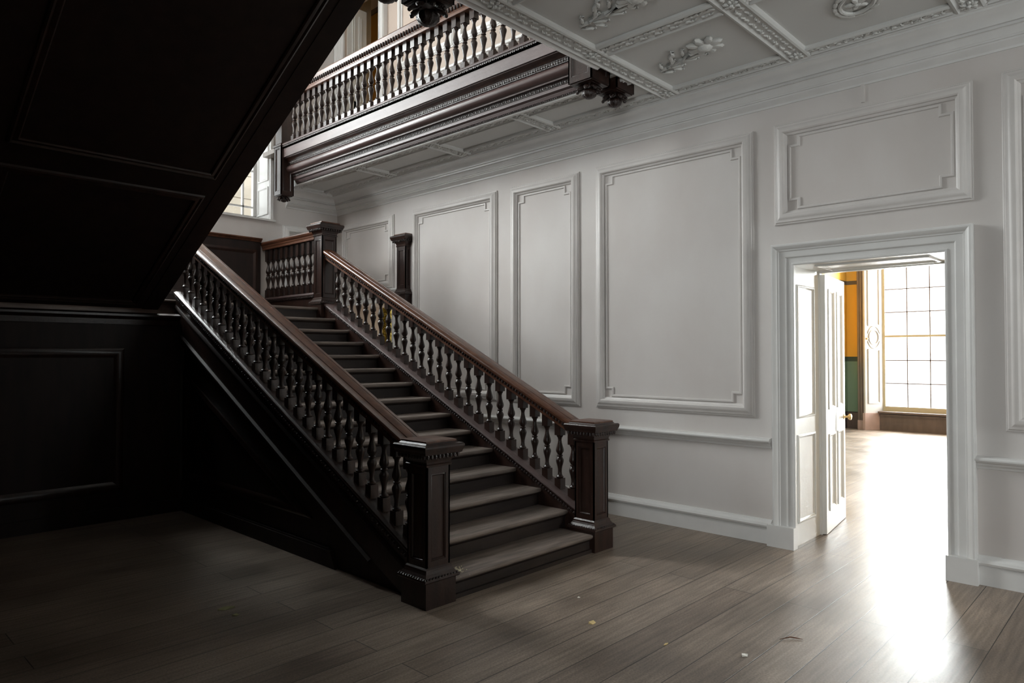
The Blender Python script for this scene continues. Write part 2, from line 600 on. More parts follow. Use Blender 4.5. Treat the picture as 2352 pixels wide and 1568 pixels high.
XR = (4.39, 5.485)          # longitudinal ribs
for k, (yy, x0) in enumerate(((3.295, 0.9), (2.135, 0.6), (0.975, 0.6), (-0.185, 0.6))):
    rib((x0, yy, ZC), (5.575, yy, ZC), RIBP, True, 0.05, 'plaster ceiling rib crossing the hall, %s' % ('edging the stair well', 'next from the stair well', 'third from the stair well', 'fourth from the stair well')[k])
for xx in (4.39, 3.30, 2.21):
    for y0, y1 in ((2.235, 3.195), (1.075, 2.035), (-0.085, 0.875)):
        rib((xx, y0, ZC), (xx, y1, ZC))
for y0, y1 in ((2.235, 3.195), (1.075, 2.035), (-0.085, 0.875), (-1.3, -0.285)):
    rib((5.50, y0, ZC), (5.50, y1, ZC), NARP, True, 0.034)
for yy in (4.68, 6.04, 7.46):
    rib((4.95, yy, ZC), (5.57, yy, ZC), RIBP, True, 0.05)
rib((4.95, 9.10 - 0.09, ZC), (5.4, 9.01, ZC), NARP, True, 0.034)
for y0, y1 in ((3.395, 4.58), (4.78, 5.94), (6.14, 7.36), (7.56, 8.93)):
    rib((5.015, y0, ZC), (5.015, y1, ZC), NARP, True, 0.034)
    rib((5.50, y0, ZC), (5.50, y1, ZC), NARP, True, 0.034)

ro = MB()
for yy in (3.295, 2.135, 0.975):
    for xx in (4.39, 3.30, 2.21, 5.50):
        rosette(ro, xx, yy, ZC - 0.025, 0.062)
for yy in (4.68, 6.04, 7.46, 9.0):
    for xx in (5.015, 5.50):
        rosette(ro, xx, yy, ZC - 0.025, 0.056)
NT[0] += 1
struct(ro.build('trim_%d' % NT[0], ORNP, smooth=True), 'plaster rosettes where the ceiling ribs cross', 'trim')

# fascia lip of the ceiling along the stair well
trim(MB().sweep([(0.9, 3.415, ZC), (4.62, 3.415, ZC)], (0, 0, -1), [(-0.02, 0), (-0.02, 0.030), (0.0, 0.036), (0.012, 0.028), (0.03, 0.026), (0.03, 0)]), TRIMP, 'plain white lip of the ceiling at the stair well')


def plaster_ornament(x, y, ang, label, s=1.0, oval=False):
    t = thing('ceiling_ornament', label, 'plaster ornament', (x, y, ZC), 'plaster ornaments on the hall ceiling')
    M = Matrix.Rotation(ang, 3, 'Z')

    def at(u, v):
        q = M @ Vector((u * s, v * s, 0))
        return (x + q.x, y + q.y, ZC - 0.012)
    b = MB()
    if oval:
        pts = [at(0.15 * cos(a), 0.105 * sin(a)) for a in [2 * pi * k / 28 for k in range(29)]]
        b.tube(pts, 0.014, 6)
        b.build('oval_border', ORNP, t, smooth=True)
        c = MB()
        for k in range(5):
            a = k * 2 * pi / 5
            MB().ball(at(0.05 * cos(a), 0.038 * sin(a)), (0.042, 0.02, 0.016), M @ Matrix.Rotation(a, 3, 'Z'), 8, 4).build('leaf', ORNP, t, smooth=True)
        MB().ball(at(0, 0), (0.03, 0.026, 0.024), M, 8, 5).build('boss', ORNP, t, smooth=True)
        for k in range(16):
            a = k * 2 * pi / 16
            c.ball(at(0.185 * cos(a), 0.135 * sin(a)), (0.048, 0.018, 0.012), M @ Matrix.Rotation(a + pi / 2, 3, 'Z'), 6, 4)
        c.build('leaf_border', ORNP, t, smooth=True)
        return t
    # stem with curling leaves and a large flower head at one end
    b.tube([at(-0.30, 0.03), at(-0.2, -0.01), at(-0.08, 0.02), at(0.05, 0.0), at(0.16, 0.03)], [0.013, 0.018, 0.022, 0.022, 0.016], 6)
    for u, v, a, l in ((-0.30, 0.06, 0.8, 0.05), (-0.24, -0.05, -0.9, 0.055), (-0.17, 0.05, 0.7, 0.06), (-0.10, -0.06, -0.7, 0.07), (-0.06, -0.10, -0.4, 0.05), (-0.03, 0.07, 0.6, 0.055), (0.03, -0.06, -0.8, 0.055), (-0.27, 0.0, 0.2, 0.05), (-0.21, 0.09, 1.2, 0.04), (-0.14, -0.02, -0.3, 0.05), (0.02, 0.05, 0.3, 0.05), (0.08, 0.08, 1.0, 0.045), (-0.02, -0.11, -1.0, 0.045)):
        b.ball(at(u, v), (l * s, 0.015, 0.017), M @ Matrix.Rotation(a, 3, 'Z'), 8, 4)
        q = [at(u + l * 0.7 * cos(a) + 0.022 * cos(a + t_ * 1.3) * (1 - t_ / 5), v + l * 0.7 * sin(a) + 0.022 * sin(a + t_ * 1.3) * (1 - t_ / 5)) for t_ in range(5)]
        b.tube(q, 0.008, 5)
    b.build('leaf_stem', ORNP, t, smooth=True)
    f = MB()
    for k in range(8):
        a = k * pi / 4 + 0.3
        f.ball(at(0.2 + 0.088 * cos(a), 0.012 + 0.08 * sin(a)), (0.062, 0.034, 0.022), M @ Matrix.Rotation(a, 3, 'Z'), 8, 4)
    f.ball(at(0.2, 0.012), (0.066, 0.064, 0.046), M, 10, 6)
    for k in range(5):
        a = k * 2 * pi / 5
        f.ball(at(0.2 + 0.03 * cos(a), 0.012 + 0.03 * sin(a)), (0.018, 0.018, 0.042), M, 6, 5)
    f.build('flower_head', ORNP, t, smooth=True)
    return t


plaster_ornament(4.93, 2.78, -1.95, 'plaster flower spray on the ceiling panel right of the carved pendants', 1.05)
plaster_ornament(3.90, 2.76, -1.75, 'plaster flower spray on the ceiling panel farther from the right wall', 1.05)
plaster_ornament(4.98, 1.52, 0.5, 'oval plaster relief in the ceiling panel above the doorway', 1.0, True)

# ------------------------------------------------------------------ cornice
CORP = [(0, 0), (0, -0.016), (0.010, -0.016), (0.014, 0.000), (0.040, 0.022), (0.052, 0.034), (0.052, 0.044), (0.066, 0.046), (0.066, 0.056), (0.072, 0.060), (0.080, 0.082), (0.098, 0.104), (0.112, 0.106), (0.098, 0.116), (0.102, 0.132), (0.124, 0.132), (0.126, 0.144), (0.146, 0.172), (0.182, 0.196), (0.222, 0.208), (0.224, 0.222), (0.236, 0.224), (0.238, 0.236), (0.26, 0.240), (0.26, 0.262), (0, 0.262)]
# path: along back wall towards the corner, then down the right wall; profile (outward, height)
trim(MB().sweep([(4.97, YB, 3.725), (XW, YB, 3.725), (XW, -5.2, 3.725)], (0, 0, 1), [(-a, b) for a, b in CORP]), TRIMP, 'white moulded cornice where the right wall meets the ceiling')


# ------------------------------------------------------------------ wall panel mouldings
PAN = [(0.055, 0), (0.055, 0.012), (0.049, 0.016), (0.043, 0.016), (0.036, 0.026), (0.024, 0.030), (0.012, 0.040), (-0.006, 0.047), (-0.024, 0.048), (-0.034, 0.040), (-0.037, 0.024), (-0.047, 0.020), (-0.055, 0.012), (-0.055, 0)]
BEAD = [(0.011, 0), (0.011, 0.008), (0.006, 0.013), (-0.006, 0.013), (-0.011, 0.008), (-0.011, 0)]


def wall_panel(y0, y1, z0, z1, label, notch=0.075, x=XW):
    m = MB()
    i = 0.055
    path = [(x, y0 + i, z0 + i), (x, y1 - i, z0 + i), (x, y1 - i, z1 - i), (x, y0 + i, z1 - i)]
    m.sweep(path, (-1, 0, 0), PAN, True)
    o = trim(m, PANELP, label)
    j = 0.128
    a0, a1, b0, b1, k = y0 + j, y1 - j, z0 + j, z1 - j, notch
    q = [(a0 + k, b0), (a1 - k, b0), (a1 - k, b0 + k), (a1, b0 + k), (a1, b1 - k), (a1 - k, b1 - k), (a1 - k, b1), (a0 + k, b1), (a0 + k, b1 - k), (a0, b1 - k), (a0, b0 + k), (a0 + k, b0 + k)]
    MB().sweep([(x, a, b) for a, b in q], (-1, 0, 0), BEAD, True).build('inner_bead', PANELP, o, smooth=True)
    return o


wall_panel(2.63, 4.326, 1.063, 3.545, 'wide wall panel moulding between the doorway and the near newel post')
wall_panel(4.54, 5.547, 1.063, 3.54, 'narrow wall panel moulding, second left of the doorway')
wall_panel(5.767, 7.36, 1.063, 3.54, 'wall panel moulding just right of the wall half post')
wall_panel(7.768, 9.06, 2.52, 3.54, 'short wall panel moulding over the passage doorway')
wall_panel(1.012, 2.445, 2.695, 3.55, 'wide low wall panel moulding above the open doorway')
wall_panel(-0.9, 0.845, 1.076, 3.56, 'wall panel moulding at the right edge of the picture')
wall_panel(-2.9, -1.15, 1.076, 3.56, 'wall panel moulding beyond the right edge')

# gallery wall panels and rails upstairs
for y0, y1 in ((3.6, 5.2), (5.45, 6.4), (6.6, 7.65)):
    m = MB().sweep([(XW, y0, 5.55), (XW, y1, 5.55), (XW, y1, 7.7), (XW, y0, 7.7)], (-1, 0, 0), PAN, True)
    trim(m, TRIMP, 'upper wall panel moulding seen over the gallery rail, %s' % {3.6: 'hidden end', 5.45: 'middle', 6.6: 'by the gallery doorway'}[y0])
DADOP = [(0, 0), (0.022, 0.006), (0.03, 0.02), (0.046, 0.03), (0.05, 0.05), (0.04, 0.066), (0.03, 0.072), (0, 0.076)]
trim(MB().sweep([(XW, 1.3, 5.20), (XW, 7.78, 5.20)], (0, 0, 1), [(a, b) for a, b in DADOP]), TRIMP, 'dado rail on the gallery wall')
trim(MB().sweep([(XW, 1.3, 4.36), (XW, 7.78, 4.36)], (0, 0, 1), [(0, 0), (0.04, 0), (0.04, 0.2), (0.025, 0.25), (0, 0.27)]), TRIMP, 'skirting on the gallery wall')

# dado rail and skirting on the right wall
CHAIR = [(0, 0), (0.014, 0.004), (0.018, 0.018), (0.032, 0.030), (0.036, 0.042), (0.058, 0.052), (0.066, 0.064), (0.066, 0.074), (0.056, 0.084), (0.030, 0.090), (0, 0.092)]
SKIRT = [(0, 0), (0.030, 0), (0.030, 0.128), (0.024, 0.134), (0.044, 0.142), (0.050, 0.158), (0.042, 0.176), (0.022, 0.190), (0.016, 0.203), (0, 0.205)]
for k, (y0, y1) in enumerate(((-5.2, 1.03), (2.485, 7.61))):
    trim(MB().sweep([(XW, y0, 0.803), (XW, y1, 0.803)], (0, 0, 1), CHAIR), TRIMP, 'white dado rail %s the doorway' % ('right of', 'left of')[k])
    o = struct(MB().sweep([(XW, y0, 0), (XW, y1, 0)], (0, 0, 1), SKIRT).build('baseboard_right_%d' % (k + 1), TRIMP, smooth=True, angle=28), 'white moulded skirting %s the doorway' % ('right of', 'left of')[k], 'baseboard')
# little painted batten over the doorway
trim(MB().box(XW - 0.012, XW, 1.728, 1.752, 3.575, 3.73), WALLP, 'short painted batten under the cornice above the doorway')

# ------------------------------------------------------------------ doorway architraves
ARCH = [(0, 0), (0, 0.026), (0.006, 0.032), (0.016, 0.032), (0.022, 0.022), (0.062, 0.024), (0.066, 0.034), (0.072, 0.038), (0.118, 0.042), (0.122, 0.050), (0.132, 0.052), (0.146, 0.070), (0.160, 0.078), (0.172, 0.078), (0.172, 0.066), (0.180, 0.062), (0.180, 0)]


def architrave(y0, y1, z0, z1, label, x=XW):
    # up the far side, over, down the near side: outside of the opening is +a
    path = [(x, y0, z0), (x, y0, z1), (x, y1, z1), (x, y1, z0)]
    m = MB().sweep(path, (-1, 0, 0), [(-a, b) for a, b in ARCH])
    o = trim(m, TRIMP, label)
    return o


# direction check: path runs +z on the y0 side, so the outward side (-y) is n x d = (-1,0,0)x(0,0,1) = (0,1,0) -> a negated above
ar = architrave(DY0, DY1, 0.0, DZ, 'white moulded architrave of the open doorway')
for y0, y1 in ((1.005, 1.200), (2.276, 2.502)):
    MB().box(XW - 0.084, XW - 0.0, y0, y1, 0, 0.178).build('plinth_block', TRIMP, ar)
architrave(PY0, PY1, 0.0, PZ, 'white architrave of the passage doorway behind the balusters')
architrave(GY0, GY1, ZF, GZ, 'architrave of the gallery doorway')


# ------------------------------------------------------------------ doorway lining and open door
def raised_panel(mb, org, u, v, nrm, w_, h_, prof=None):
    """a moulded frame on a plane: org + u*a + v*b"""
    o, u, v, n = Vector(org), Vector(u), Vector(v), Vector(nrm)
    pr = prof or [(0.016, 0), (0.016, 0.010), (0.008, 0.014), (0.0, 0.014), (-0.006, 0.006), (-0.016, 0.002), (-0.016, 0)]
    pts = [o, o + u * w_, o + u * w_ + v * h_, o + v * h_]
    if (u.cross(v)).dot(n) < 0:
        pts = [pts[0], pts[3], pts[2], pts[1]]
    # ensure outward
    s = n.cross((pts[1] - pts[0]).normalized())
    ctr = (pts[0] + pts[2]) / 2
    sign = 1 if s.dot(pts[0] - ctr) > 0 else -1
    mb.sweep(pts, n, [(a * sign, b) for a, b in pr], True)


ln = MB()
ln.box(5.823, 6.42, DY1 + 0.030, DY1 + 0.055, 0, DZ).box(5.823, 6.42, DY0 - 0.03, DY0, 0, DZ).box(5.823, 6.42, DY0, DY1 + 0.055, DZ, DZ + 0.03)
lining = struct(ln.build('door_1', DOORP), 'white panelled lining of the open doorway', 'door lining')
lp = MB()
raised_panel(lp, (5.93, DY1 + 0.03, 0.20), (1, 0, 0), (0, 0, 1), (0, -1, 0), 0.36, 0.71)
raised_panel(lp, (5.93, DY1 + 0.03, 1.08), (1, 0, 0), (0, 0, 1), (0, -1, 0), 0.36, 1.10)
raised_panel(lp, (5.93, DY0, 0.20), (1, 0, 0), (0, 0, 1), (0, 1, 0), 0.36, 0.71)
raised_panel(lp, (5.93, DY0, 1.08), (1, 0, 0), (0, 0, 1), (0, 1, 0), 0.36, 1.10)
raised_panel(lp, (5.93, DY0 + 0.14, DZ), (1, 0, 0), (0, 1, 0), (0, 0, -1), 0.36, DY1 - DY0 - 0.28)
lp.build('panel_moulding', DOORP, lining, smooth=True)
st = MB()
st.box(6.36, 6.42, DY0, DY0 + 0.02, 0, DZ - 0.02).box(6.36, 6.42, DY0, DY1, DZ - 0.02, DZ)
st.box(6.42, 6.47, 2.296, 2.345, 0, DZ)
st.build('door_stop', DOORP, lining)


def door_leaf(name, hx, hy, z0, wd, hgt, ang, label, knob=True, th=0.042):
    """leaf along +X from the hinge, turned by ang; visible face is -Y"""
    u = Vector((cos(ang), sin(ang), 0))
    n = Vector((sin(ang), -cos(ang), 0))

    def q(a, d, z):
        return Vector((hx, hy, z0 + z)) + u * a + n * d
    root = bpy.data.objects.new(name, None)
    C.objects.link(root)
    root.location = (hx, hy, z0)
    root['_org'] = [hx, hy, z0]
    struct(root, label, 'door')
    m = MB()
    st_, mid0, mid1, bot, top = 0.105, 0.88, 1.10, 0.19, 0.12
    rc = 0.010

    def slab(a0, a1, za, zb, d0, d1):
        vs = [q(a, d, z) for z in (za, zb) for a, d in ((a0, d0), (a1, d0), (a1, d1), (a0, d1))]
        m.add(vs, [(0, 3, 2, 1), (4, 5, 6, 7), (0, 1, 5, 4), (1, 2, 6, 5), (2, 3, 7, 6), (3, 0, 4, 7)])
    slab(0, wd, 0, hgt, -th + rc, -rc)
    c = wd / 2
    for d0, d1 in ((-rc, 0), (-th, -th + rc)):
        slab(0, st_, 0, hgt, d0, d1)
        slab(wd - st_, wd, 0, hgt, d0, d1)
        slab(c - 0.05, c + 0.05, bot, hgt - top, d0, d1)
        for za, zb in ((0, bot), (mid0, mid1), (hgt - top, hgt)):
            slab(st_, wd - st_, za, zb, d0, d1)
    m.build('leaf', DOORP, root)
    pm = MB()
    for a0, a1 in ((st_, c - 0.05), (c + 0.05, wd - st_)):
        for za, zb in ((bot, mid0), (mid1, hgt - top)):
            raised_panel(pm, q(a0 + 0.016, -rc, za + 0.016), u, (0, 0, 1), n, a1 - a0 - 0.032, zb - za - 0.032, [(0.016, 0), (0.016, 0.020), (0.006, 0.020), (-0.006, 0.012), (-0.016, 0.004), (-0.016, 0)])
    pm.build('panel_moulding', DOORP, root, smooth=True)
    if knob:
        k = MB()
        ctr = q(wd - 0.055, 0, 0.99)
        rot = n.to_track_quat('Z', 'Y').to_matrix()
        for prof in ([(0.026, 0), (0.026, 0.006), (0.012, 0.010), (0.009, 0.030), (0.012, 0.036), (0.027, 0.044), (0.031, 0.056), (0.027, 0.066), (0.012, 0.072)],):
            R = [[ctr + rot @ Vector((r * cos(2 * pi * j / 16), r * sin(2 * pi * j / 16), h)) for j in range(16)] for r, h in prof]
            k.loft(R)
        k.build('door_knob', BRASS, root, smooth=True)
    return root


door_leaf('door_2', 6.440, 2.258, 0.006, 0.83, DZ - 0.03, 0.13, 'white panelled door standing open into the bright room')

# ------------------------------------------------------------------ the bright room beyond the doorway
struct(MB().box(6.42, 16.3, 5.24, 5.45, 0, 4.4).build('wall_room_left', DADO), 'ochre and green side wall of the far room', 'wall')
struct(MB().box(6.42, 16.3, -4.2, -4.0, 0, 4.4).build('wall_room_right', DADO))
struct(MB().box(6.43, 16.6, -4.2, 5.45, 4.4, 4.6).build('ceiling_room', PLAST))
wf = MB()
WINS = ((2.80, 4.50), (0.05, 1.75), (-2.75, -1.05))
RW0, RW1 = 0.40, 3.90
ys = [-4.2]
for a, b in sorted(WINS):
    wf.box(16.25, 16.6, ys[-1], a - 0.22, 0, 4.4)
    wf.box(16.25, 16.6, a - 0.22, b + 0.22, 0, RW0 - 0.04)
    wf.box(16.25, 16.6, a - 0.22, b + 0.22, RW1, 4.4)
    ys.append(b + 0.22)
wf.box(16.25, 16.6, ys[-1], 5.45, 0, 4.4)
struct(wf.build('wall_room_far', DADO), 'ochre and green window wall of the far room', 'wall')
for k, (a, b) in enumerate(WINS):
    nm = 'window_%d' % (k + 1)
    fr = MB()
    X0, X1 = 16.36, 16.42
    fr.box(X0, X1, a - 0.22, a, RW0, RW1).box(X0, X1, b, b + 0.22, RW0, RW1).box(X0, X1, a, b, RW0 - 0.02, 0.505).box(X0, X1, a, b, RW1 - 0.06, RW1)
    fr.box(X0 - 0.02, X1, a, b, 1.975, 2.02)
    wobj = struct(fr.build(nm, mat('cream_sash_paint_%d' % k, (0.42, 0.36, 0.24), 0.4, 0.5)), ('tall sash window of the bright room, seen through the doorway', 'sash window of the far room, second from the corner', 'sash window of the far room, third from the corner')[k], 'window')
    br = MB()
    for j in (1, 2, 3):
        yy = b - (b - a) * j / 4
        br.box(X0 + 0.01, X1 - 0.02, yy - 0.010, yy + 0.010, 0.5, RW1 - 0.05)
    for zz in (0.995, 1.485, 2.51, 3.0, 3.45):
        br.box(X0 + 0.01, X1 - 0.02, a, b, zz - 0.010, zz + 0.010)
    br.build('glazing_bars', BROWNP, wobj)
    MB().box(X1 - 0.02, X1 - 0.015, a, b, 0.5, RW1 - 0.05).build('pane', GLASS, wobj)
    ap = MB()
    ap.box(16.22, 16.26, a - 0.08, b + 0.08, 0.0, 0.30).box(16.20, 16.26, a - 0.08, b + 0.08, 0.30, 0.345).box(16.16, 16.40, a - 0.10, b + 0.10, 0.36, 0.40)
    ap.build('window_sill', BROWNP, wobj)
    # splayed shutter boxes either side
    for sgn, e in ((1, b), (-1, a)):
        sh = MB().prism([(16.02, e + sgn * 0.30), (16.02, e + sgn * 0.33), (16.36, e + sgn * 0.09), (16.36, e + sgn * 0.05)], 'z', 0.36, RW1)
        s_ = sh.build('shutter', GREYP, wobj)
        d = Vector((16.36, e + sgn * 0.05, 0)) - Vector((16.02, e + sgn * 0.30, 0))
        L_ = d.length
        u = d.normalized()
        n = Vector((-u.y, u.x, 0))
        if n.dot(Vector((-1, -sgn * 1.0, 0))) < 0:
            n = -n
        o_ = Vector((16.02, e + sgn * 0.30, 0)) + u * 0.09
        pm = MB()
        pr = [(0.02, 0), (0.02, 0.016), (0.006, 0.018), (-0.012, 0.006), (-0.02, 0)]
        raised_panel(pm, o_ + Vector((0, 0, 0.58)), u, (0, 0, 1), n, L_ - 0.18, 1.13, pr)
        raised_panel(pm, o_ + Vector((0, 0, 2.24)), u, (0, 0, 1), n, L_ - 0.18, 1.25, pr)
        ctr = Vector((16.02, e + sgn * 0.30, 1.98)) + u * L_ * 0.5
        pm.tube([ctr + u * 0.115 * cos(t) + Vector((0, 0, 1)) * 0.155 * sin(t) + n * 0.006 for t in [2 * pi * i / 24 for i in range(25)]], 0.013, 6)
        pm.tube([ctr + u * 0.15 * cos(t) + Vector((0, 0, 1)) * 0.235 * sin(t) + n * 0.004 for t in [0.35 + (pi - 0.7) * i / 12 for i in range(13)]], 0.011, 6)
        pm.tube([ctr + u * 0.15 * cos(t) - Vector((0, 0, 1)) * 0.235 * sin(t) + n * 0.004 for t in [0.35 + (pi - 0.7) * i / 12 for i in range(13)]], 0.011, 6)
        pm.build('panel_moulding', GREYP, s_, smooth=True)
        MB().ball(tuple(ctr - u * 0.17 + n * 0.02 + Vector((0, 0, -0.03))), (0.022, 0.022, 0.022)).build('shutter_knob', BRASS, s_, smooth=True)
        MB().prism([(15.99, e + sgn * 0.30), (15.99, e + sgn * 0.35), (16.25, e + sgn * 0.16), (16.25, e + sgn * 0.06)], 'z', 0, 0.36).build('shutter_plinth', PINKP, wobj)
        bar = MB()
        y0_, y1_ = sorted((e + sgn * 0.31, e + sgn * 0.465))
        bar.box(16.05, 16.25, y0_, y1_, 0.20, 3.98)
        for f_ in (0.2, 0.5, 0.8):
            yc = y0_ + (y1_ - y0_) * f_
            bar.box(16.03, 16.05, yc - 0.018, yc + 0.018, 0.20, 3.98)
        bar.build('architrave', BROWNP, wobj)
        MB().box(16.03, 16.25, y0_, y1_, 0, 0.20).build('plinth_block', PINKP, wobj)
struct(MB().box(16.22, 16.25, 4.97, 5.24, 0, 0.34).build('baseboard_room', BROWNP))

# ------------------------------------------------------------------ the passage behind the right wall (seen between balusters)
pw = MB()
pw.box(6.42, 9.2, 7.0, 7.2, 0, 3.0).box(9.0, 9.2, 7.2, 8.1, 0, 3.0).box(9.0, 9.2, 9.3, 10.4, 0, 3.0).box(9.0, 9.2, 8.1, 9.3, 0, 0.95).box(9.0, 9.2, 8.1, 9.3, 2.55, 3.0)
pw.box(6.42, 7.385, 10.2, 10.4, 0, 3.0).box(8.35, 9.2, 10.2, 10.4, 0, 3.0).box(7.385, 8.35, 10.2, 10.4, 0, 0.85).box(7.385, 8.35, 10.2, 10.4, 2.65, 3.0)
pw.box(6.41, 6.42, 9.5, 10.4, 0, 3.0)
struct(pw.build('wall_passage', YELP), 'ochre walls of the passage beyond the side doorway', 'wall')
struct(MB().box(6.42, 9.2, 7.0, 10.4, 3.0, 3.2).build('ceiling_passage', PLAST))
pf = MB().box(7.385, 7.40, 10.22, 10.36, 0.85, 2.65).box(8.33, 8.35, 10.22, 10.36, 0.85, 2.65).box(7.40, 8.33, 10.22, 10.36, 0.85, 0.9).box(7.40, 8.33, 10.22, 10.36, 2.6, 2.65)
wp = struct(pf.build('window_4', TRIMP), 'pebbled yellow glass window in the passage', 'window')
MB().box(7.40, 8.33, 10.28, 10.285, 0.9, 2.6).build('pane', PGLASS, wp)

MB().box(9.09, 9.095, 8.1, 9.3, 0.95, 2.55).build('pane', GLASS, struct(MB().box(9.06, 9.12, 8.1, 8.16, 0.95, 2.55).box(9.06, 9.12, 9.24, 9.3, 0.95, 2.55).box(9.06, 9.12, 8.16, 9.24, 0.95, 1.01).box(9.06, 9.12, 8.16, 9.24, 2.49, 2.55).build('window_9', TRIMP)))  # unseen window added to hold the passage's extra light

# gallery lobby upstairs behind the open gallery door
lw = MB()
lw.box(6.62, 6.8, 7.3, 10.1, ZF, 7.16).box(6.05, 6.62, 7.3, 7.5, ZF, ZT).box(6.05, 6.8, 9.95, 10.1, ZF, ZT)
struct(lw.build('wall_lobby', YELP), 'ochre wall seen through the gallery doorway', 'wall')
struct(MB().box(6.62, 6.8, 7.3, 10.1, 7.24, ZT).build('wall_lobby_frieze', WALLP))
struct(MB().box(6.60, 6.8, 7.5, 9.95, 7.16, 7.24).build('trim_lobby', BROWNP))
struct(MB().box(6.05, 6.8, 7.3, 10.1, ZF - 0.2, ZF).build('floor_lobby', FLOORM))
door_leaf('door_3', 5.86, 9.012, ZF + 0.01, 0.345, GZ - ZF - 0.05, 0.0, 'white panelled leaf of the gallery doorway', False)

# ------------------------------------------------------------------ stair window in the back wall
fr = MB()
FY0, FY1 = 9.60, 9.66
for a, b, zt in ((WX0, 1.30, WZS), (1.68, 3.42, WZ1), (3.82, WX1, WZS)):
    fr.box(a, a + 0.07, FY0, FY1, WZ0, zt).box(b - 0.06, b, FY0, FY1, WZ0, zt)
    fr.box(a, b, FY0, FY1, WZ0, 3.60).box(a, b, FY0, FY1, zt - 0.08, zt)
sw = struct(fr.build('window_5', TRIMP), 'tall white stair window partly hidden by the upper flight', 'window')
br = MB()
for a, b, zt, bars in ((WX0, 1.30, WZS, (0.82, 1.08)), (1.68, 3.42, WZ1, (1.9, 2.33, 2.76, 3.2)), (3.82, WX1, WZS, (3.97, 4.535))):
    for xx in bars:
        br.box(xx - 0.012, xx + 0.012, FY0 + 0.01, FY1 - 0.01, WZ0 + 0.05, zt - 0.05)
    for zz in (3.725, 4.25, 4.78, 5.4, 6.0, 6.6, 7.1):
        if zz < zt - 0.1:
            br.box(a + 0.05, b - 0.05, FY0 + 0.01, FY1 - 0.01, zz - 0.012, zz + 0.012)
br.build('glazing_bars', TRIMP, sw)
pn = MB()
for a, b, zt in ((WX0, 1.30, WZS), (1.68, 3.42, WZ1), (3.82, WX1, WZS)):
    pn.box(a + 0.05, b - 0.05, 9.632, 9.637, WZ0 + 0.05, zt - 0.05)
pn.build('pane', GLASS, sw)
MB().box(WX0 - 0.05, 4.80, 9.15, 9.60, 3.475, 3.50).build('window_sill', TRIMP, sw)
sh = MB().box(4.722, 4.74, 9.19, 9.60, 3.5, WZS).build('shutter', TRIMP, sw)
pm = MB()
pr = [(0.016, 0), (0.016, 0.012), (0.0, 0.014), (-0.016, 0.0)]
raised_panel(pm, (4.722, 9.25, 3.60), (0, 1, 0), (0, 0, 1), (-1, 0, 0), 0.27, 0.36, pr)
raised_panel(pm, (4.722, 9.25, 4.08), (0, 1, 0), (0, 0, 1), (-1, 0, 0), 0.27, 0.85, pr)
pm.build('panel_moulding', TRIMP, sh, smooth=True)
MB().box(4.722, 4.765, 9.165, 9.2, 3.5, WZS).build('window_frame', TRIMP, sw)
# unseen hall windows: front and left added for light, one upstairs at left
fr = MB().box(4.3, 4.37, -5.36, -5.31, 0.8, 3.5).box(5.53, 5.6, -5.36, -5.31, 0.8, 3.5).box(4.3, 5.6, -5.36, -5.31, 0.8, 0.87).box(4.3, 5.6, -5.36, -5.31, 3.43, 3.5).box(4.3, 5.6, -5.36, -5.31, 2.13, 2.17)
fr.box(4.94, 4.96, -5.35, -5.32, 0.8, 3.5)
wv = struct(fr.build('window_6', TRIMP))
MB().box(4.35, 5.55, -5.34, -5.335, 0.85, 3.45).build('pane', GLASS, wv)
fr = MB().box(-3.15, -3.1, 5.2, 5.27, 5.4, 7.2).box(-3.15, -3.1, 6.73, 6.8, 5.4, 7.2).box(-3.15, -3.1, 5.2, 6.8, 5.4, 5.48).box(-3.15, -3.1, 5.2, 6.8, 7.12, 7.2).box(-3.15, -3.1, 5.97, 6.03, 5.4, 7.2)
wv = struct(fr.build('window_7', TRIMP))
MB().box(-3.13, -3.125, 5.25, 6.75, 5.45, 7.15).build('pane', GLASS, wv)
fr = MB().box(-3.15, -3.1, -2.2, -2.13, 1.0, 3.2).box(-3.15, -3.1, -0.87, -0.8, 1.0, 3.2).box(-3.15, -3.1, -2.2, -0.8, 1.0, 1.08).box(-3.15, -3.1, -2.2, -0.8, 3.12, 3.2).box(-3.15, -3.1, -2.2, -0.8, 2.08, 2.12).box(-3.15, -3.1, -1.51, -1.49, 1.0, 3.2)
wv = struct(fr.build('window_8', TRIMP))
MB().box(-3.13, -3.125, -2.15, -0.85, 1.05, 3.15).build('pane', GLASS, wv)
# small wall panel moulding under the gallery end, back wall
m = MB().sweep([(4.98, YB, 2.4), (4.98, YB, 3.40), (5.62, YB, 3.40), (5.62, YB, 2.4)], (0, -1, 0), PAN, True)
trim(m, TRIMP, 'wall panel moulding on the back wall behind the landing post')

# neighbouring stone building seen through the stair window
nb = MB()
for r_ in range(24):
    z0 = -1 + r_ * 0.42
    x = 4.4 - (0.4 if r_ % 2 else 0)
    while x < 9.0:
        x1 = min(x + 0.8, 9.1)
        nb.box(x + 0.008, x1 - 0.008, 12.3, 12.5, z0 + 0.008, z0 + 0.412)
        x += 0.8
nb.box(4.0, 9.08, 12.32, 13.3, -1, 9.0)
tag(nb.build('stone_building', STONE, origin=(6.5, 12.6, -1)), 'pale ashlar stone wall seen outside the stair window', 'building')

